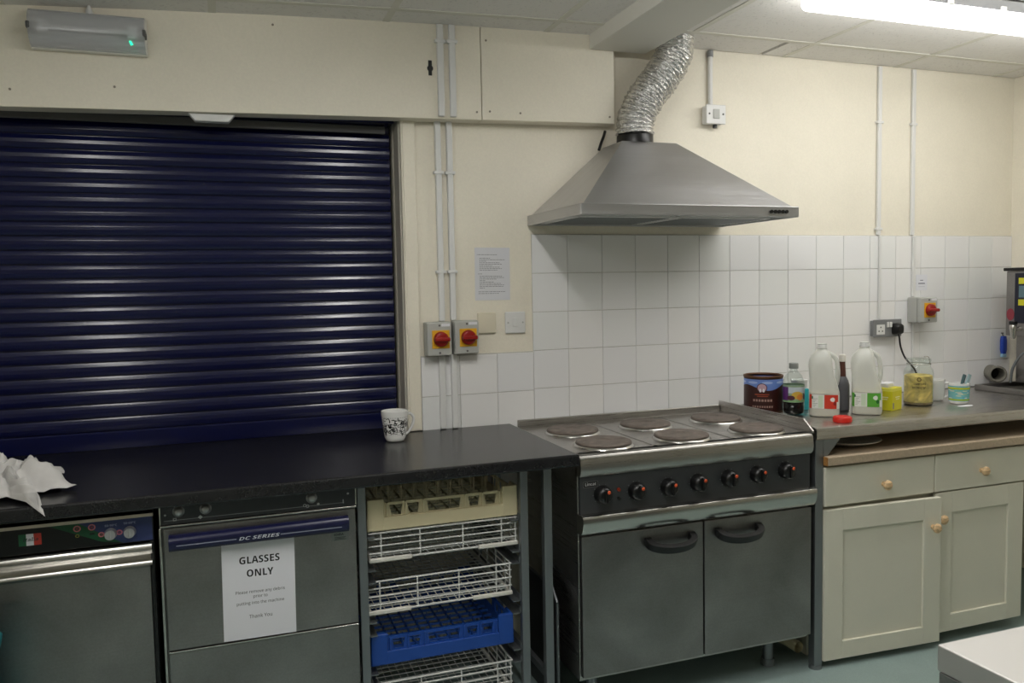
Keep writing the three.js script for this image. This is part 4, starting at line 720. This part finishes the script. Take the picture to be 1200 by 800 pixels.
{
  const t = thing('light_switch', 'white single light switch on the cream wall under the notice', 'switch', [-0.073, 1.25, 0.001]);
  part(t, 'plate', B(-0.115, -0.032, 1.25, 1.334, 0.001, 0.012, 0.005), M.white); part(t, 'rocker', B(-0.086, -0.064, 1.276, 1.31, 0.0115, 0.0165, 0.003), M.white);
  part(t, 'screw', [-0.104, -0.044].map((x) => new THREE.CylinderGeometry(0.0035, 0.0035, 0.002, 12).rotateX(Math.PI / 2).translate(x, 1.292, 0.0122)), M.greyBox);
}
{
  const tex = canvasTex(630, 891, (c, w, h) => {
    c.fillStyle = '#dedee2'; c.fillRect(0, 0, w, h); c.fillStyle = '#77777c'; let q = 5; const r = () => (q = (q * 16807) % 2147483647) / 2147483647;
    const line = (x, y, L) => { let p = x; while (p < x + L) { const k = 14 + r() * 46; c.fillRect(p, y, Math.min(k, x + L - p), 8); p += k + 9; } };
    line(40, 116, 360); for (let k = 0; k < 9; k++) line(84, 176 + k * 25, [190, 450, 120, 360, 400, 230, 370, 400, 320][k]); line(60, 440, 70);
    for (let k = 0; k < 9; k++) line(84, 478 + k * 25, [400, 440, 300, 100, 250, 380, 440, 430, 90][k]); line(60, 742, 480); line(60, 772, 370);
  });
  const t = thing('wall_notice', 'white printed notice stuck on the cream wall above the switches', 'notice', [-0.16, 1.38, 0.0012]);
  part(t, 'sheet', new THREE.PlaneGeometry(0.141, 0.2).rotateZ(-0.008).translate(-0.16, 1.48, 0.0016), std({ map: tex, roughness: 0.85, side: THREE.DoubleSide }), { keepUV: true });
}
{
  const t = thing('double_socket', 'grey metal double socket on the white tiles', 'socket', [1.73, 1.17, 0.009]);
  part(t, 'back_box', B(1.652, 1.808, 1.172, 1.244, 0.0095, 0.03, 0.004), M.metalClad); part(t, 'face_plate', B(1.648, 1.812, 1.168, 1.248, 0.0305, 0.038, 0.004), M.metalClad);
  part(t, 'socket_insert', B(1.665, 1.712, 1.18, 1.225, 0.038, 0.0395, 0.002), M.white); part(t, 'pin_hole', [[1.688, 1.213], [1.678, 1.195], [1.698, 1.195]].map(([x, y]) => B(x - 0.003, x + 0.003, y - 0.003, y + 0.003, 0.0393, 0.0398, 0)), M.black);
  part(t, 'rocker', [B(1.722, 1.735, 1.212, 1.236, 0.038, 0.043, 0.002), B(1.739, 1.752, 1.212, 1.236, 0.038, 0.043, 0.002)], M.white);
  const p = thing('black_plug', 'black three pin plug in the metal double socket', 'plug', [1.782, 1.19, 0.038]);
  part(p, 'plug_body', loft([[0.0385, 0.026, 0.027], [0.052, 0.025, 0.026], [0.066, 0.019, 0.02], [0.07, 0.012, 0.012]].map(([z, a, b]) => ringSE(0, a, b, 4, 28).map(([x, , zz]) => [1.778 + x, 1.203 + zz, z])).map((r) => r.reverse())), M.black);
  part(p, 'flex', tube([[1.78, 1.18, 0.05], [1.784, 1.165, 0.052], [1.795, 1.12, 0.05], [1.83, 1.07, 0.04], [1.88, 1.03, 0.03], [1.91, 1.0, 0.026], [1.93, 0.95, 0.026], [1.935, 0.906, 0.03]], 0.0042, 60, 8), M.black, { label: 'black cable' });
}
{
  const tex = canvasTex(192, 160, (c, w, h) => { c.fillStyle = '#e2e3ea'; c.fillRect(0, 0, w, h); c.fillStyle = '#6d6e7c'; c.fillRect(70, 54, 52, 8); c.fillRect(40, 84, 112, 10); c.fillStyle = '#c9cad4'; c.fillRect(40, 118, 112, 6); });
  const t = thing('paper_label', 'small white paper label on tiles above the isolator', 'label', [1.955, 1.38, 0.0095]);
  part(t, 'sheet', B(1.922, 1.99, 1.376, 1.45, 0.0095, 0.0102, 0), std({ map: tex, roughness: 0.8 }), { keepUV: true });
}
{ // emergency light on the bulkhead
  const x0 = -1.651, x1 = -1.331, y0 = 2.185, y1 = 2.296, t = thing('emergency_light', 'grey emergency bulkhead light with a green glowing indicator', 'light', [-1.491, y0, 0.0705]);
  part(t, 'base_tray', B(x0 - 0.004, x1 + 0.004, y0 - 0.004, y1 + 0.004, 0.0705, 0.092, 0.005), M.plastic);
  const pr = []; for (let k = 0; k <= 14; k++) { const a = -Math.PI / 2 + Math.PI * k / 14; pr.push([0.0925 + 0.052 * Math.cos(a) ** 0.8, (y0 + y1) / 2 + (y1 - y0) / 2 * Math.sin(a)]); }
  part(t, 'diffuser', extX(pr, x0, x1, 0.9), M.frosted, { label: 'ribbed translucent cover' });
  part(t, 'tube_lamp', [rod([x0 + 0.05, 2.245, 0.115], [x1 - 0.05, 2.245, 0.115], 0.008, 14), B(x0 + 0.02, x0 + 0.05, 2.225, 2.265, 0.093, 0.125, 0.003), B(x1 - 0.05, x1 - 0.02, 2.225, 2.265, 0.093, 0.125, 0.003)], M.white);
  part(t, 'end_clip', [x0 - 0.004, x1 - 0.006].map((x) => B(x, x + 0.01, 2.228, 2.248, 0.1, 0.148, 0.003)), M.guideDark);
  part(t, 'indicator_led', rod([-1.374, 2.214, 0.1345], [-1.368, 2.202, 0.131], 0.0045, 10), std({ color: 0x20d890, emissive: 0x30f0b0, emissiveIntensity: 1.2 }));
  part(t, 'cable_spout', [lathe([[0.012, -0.002], [0.009, 0.012], [0.0055, 0.02], [0.005, 0.06]], 20).translate(-1.49, y1 + 0.004, 0.084)], M.white);
}

// ---------------------------------------------------------------- on the black worktop
{
  const cx = -0.585, cz = 0.165, t = thing('printed_mug', 'white mug with black doodle print on the black worktop', 'mug', [cx, 0.9003, cz]);
  const tex = canvasTex(1024, 512, (c, w, h) => {
    c.fillStyle = '#e9e9e7'; c.fillRect(0, 0, w, h); c.strokeStyle = '#1c1c1e'; c.fillStyle = '#1c1c1e'; let q = 23; const r = () => (q = (q * 16807) % 2147483647) / 2147483647;
    for (let k = 0; k < 150; k++) { const x = r() * w, y = 90 + r() * 330; c.lineWidth = 6 + r() * 8; c.beginPath(); const m = k % 4; if (m === 0) c.ellipse(x, y, 10 + r() * 26, 14 + r() * 34, r(), 0, 5.5); else if (m === 1) { c.moveTo(x, y); c.bezierCurveTo(x + 20, y - 60, x + 50, y + 40, x + 30, y + 70); } else if (m === 2) { c.rect(x, y, 14 + r() * 18, 30 + r() * 40); } else { c.moveTo(x - 30, y); c.lineTo(x + 30, y + r() * 20); } c.stroke(); if (k % 9 === 0) { c.beginPath(); c.arc(x, y, 12, 0, 7); c.fill(); } }
    c.lineWidth = 5; c.setLineDash([18, 12]); for (const y of [70, 440]) { c.beginPath(); c.moveTo(0, y); c.lineTo(w, y); c.stroke(); }
  });
  mug(t, cx, cz, 0.036, 0.0475, 0.107, M.ceramic, -0.25, 0.9003);
  part(t, 'doodle_print', lathe([[0.0367, 0.014], [0.0422, 0.0535], [0.0472, 0.098]], 64).translate(cx, 0.9003, cz), std({ map: tex, roughness: 0.2, clearcoat: 0.4 }), { keepUV: true });
}
{ // crumpled cloth: a heap on the worktop whose corners hang over the front edge
  const NU = 72, NV = 84, pos = [], idx = [], uv = [], cx = -1.725, cz = 0.43;
  const edge = (a) => { // plan outline radius, corners stick out
    const c = [[0.35, 0.21, 0.30], [1.05, 0.30, 0.16], [1.62, 0.27, 0.14], [2.5, 0.24, 0.3], [4.2, 0.24, 0.5], [5.4, 0.2, 0.35]]; let r = 0.15;
    for (const [m, l, w] of c) { let d = Math.abs(((a - m + Math.PI * 3) % (Math.PI * 2)) - Math.PI); r = Math.max(r, 0.15 + (l - 0.15) * Math.max(0, 1 - d / w)); } return r;
  };
  for (let i = 0; i <= NU; i++) for (let j = 0; j <= NV; j++) {
    const a = j / NV * Math.PI * 2, s = i / NU, R = edge(a) * s * (1 + 0.05 * perlin.noise(Math.cos(a) * 3, Math.sin(a) * 3, s * 2));
    let x = cx + Math.cos(a) * R, z = cz + Math.sin(a) * R;
    const f = 1 - s ** 1.6;
    const n1 = Math.abs(perlin.noise(x * 16 + 3, z * 16, 1.7)), n2 = Math.abs(perlin.noise(x * 34, z * 30 + 5, 4.1));
    const n3 = 1 - Math.abs(perlin.noise(x * 21 + 0.6 * perlin.noise(x * 9, z * 9, 2) * 4, z * 11 + 7, 6.3)) * 2.2;
    let y = 0.9035 + 0.07 * f * (0.35 + 0.8 * n1 + 0.5 * n2 + 0.45 * Math.max(0, n3)) + 0.03 * Math.max(0, n3) * (1 - f) * (1 - s * 0.7) + 0.022 * n1 * (1 - f) * (s < 0.98 ? 1 : 0.6);
    y += 0.02 * Math.abs(Math.sin(a * 4.5 + 5 * perlin.noise(x * 7, z * 7, 3.1) + s * 3)) ** 1.6 * Math.min(1, s * 2.5) * (1 - 0.55 * s);
    x += 0.012 * f * perlin.noise(x * 22, z * 22, 9); z += 0.012 * f * perlin.noise(x * 22, z * 22, 19);
    if (z > 0.654) { const over = z - 0.654; z = 0.654 + 0.012 * Math.min(1, over / 0.02) + 0.01 * n1; y = Math.min(y, 0.9045) - over * 0.95; }
    pos.push(x, y, z); uv.push(x, z);
  }
  for (let i = 0; i < NU; i++) for (let j = 0; j < NV; j++) { const A = i * (NV + 1) + j, Bq = A + 1, C = A + NV + 1, D = C + 1; idx.push(A, Bq, C, Bq, D, C); }
  const g = new THREE.BufferGeometry(); g.setAttribute('position', new THREE.Float32BufferAttribute(pos, 3)); g.setAttribute('uv', new THREE.Float32BufferAttribute(uv, 2)); g.setIndex(idx); g.computeVertexNormals();
  solo('tea_towel', 'crumpled off white tea towel hanging over the black worktop edge', 'cloth', g, M.cloth, { keepUV: true });
}

// ---------------------------------------------------------------- near things
{
  const x0 = -0.18, t = thing('steel_bench', 'stainless steel bench in the foreground opposite the cream cabinet', 'bench', [0.45, 0, 2.5]);
  part(t, 'top', B(x0, 1.1, 0.86, 0.9, 2.08, 2.9, 0.003), M.steelBench);
  part(t, 'side_panel', B(x0 + 0.0004, x0 + 0.02, 0.1, 0.8595, 2.084, 2.896, 0.001), M.steelSoft);
  part(t, 'rear_panel', B(x0 + 0.021, 1.09, 0.1, 0.859, 2.09, 2.105, 0.002), M.steelSoft);
  for (const [x, z] of [[-0.14, 2.12], [1.05, 2.12], [-0.14, 2.86], [1.05, 2.86]]) part(t, 'leg', B(x - 0.018, x + 0.018, 0, 0.859, z - 0.012, z + 0.018, 0.003), M.zinc);
}
{
  const t = thing('teal_bin', 'teal plastic bin standing in front of the flag badged dishwasher', 'bin', [-1.828, 0, 0.75]);
  part(t, 'bin_body', loft([ringSE(0, 0.11, 0.08, 4, 40, -1.828, 0.75), ringSE(0.58, 0.143, 0.1, 4, 40, -1.828, 0.75)], false, true), std({ color: 0x178a92, roughness: 0.45, side: THREE.DoubleSide }));
  part(t, 'bin_rim', loft([ringSE(0.575, 0.146, 0.103, 4, 40, -1.828, 0.75), ringSE(0.6, 0.15, 0.107, 4, 40, -1.828, 0.75), ringSE(0.603, 0.144, 0.101, 4, 40, -1.828, 0.75)], false, false), std({ color: 0x14767e, roughness: 0.45, side: THREE.DoubleSide }));
}

renderer.render(scene, camera);
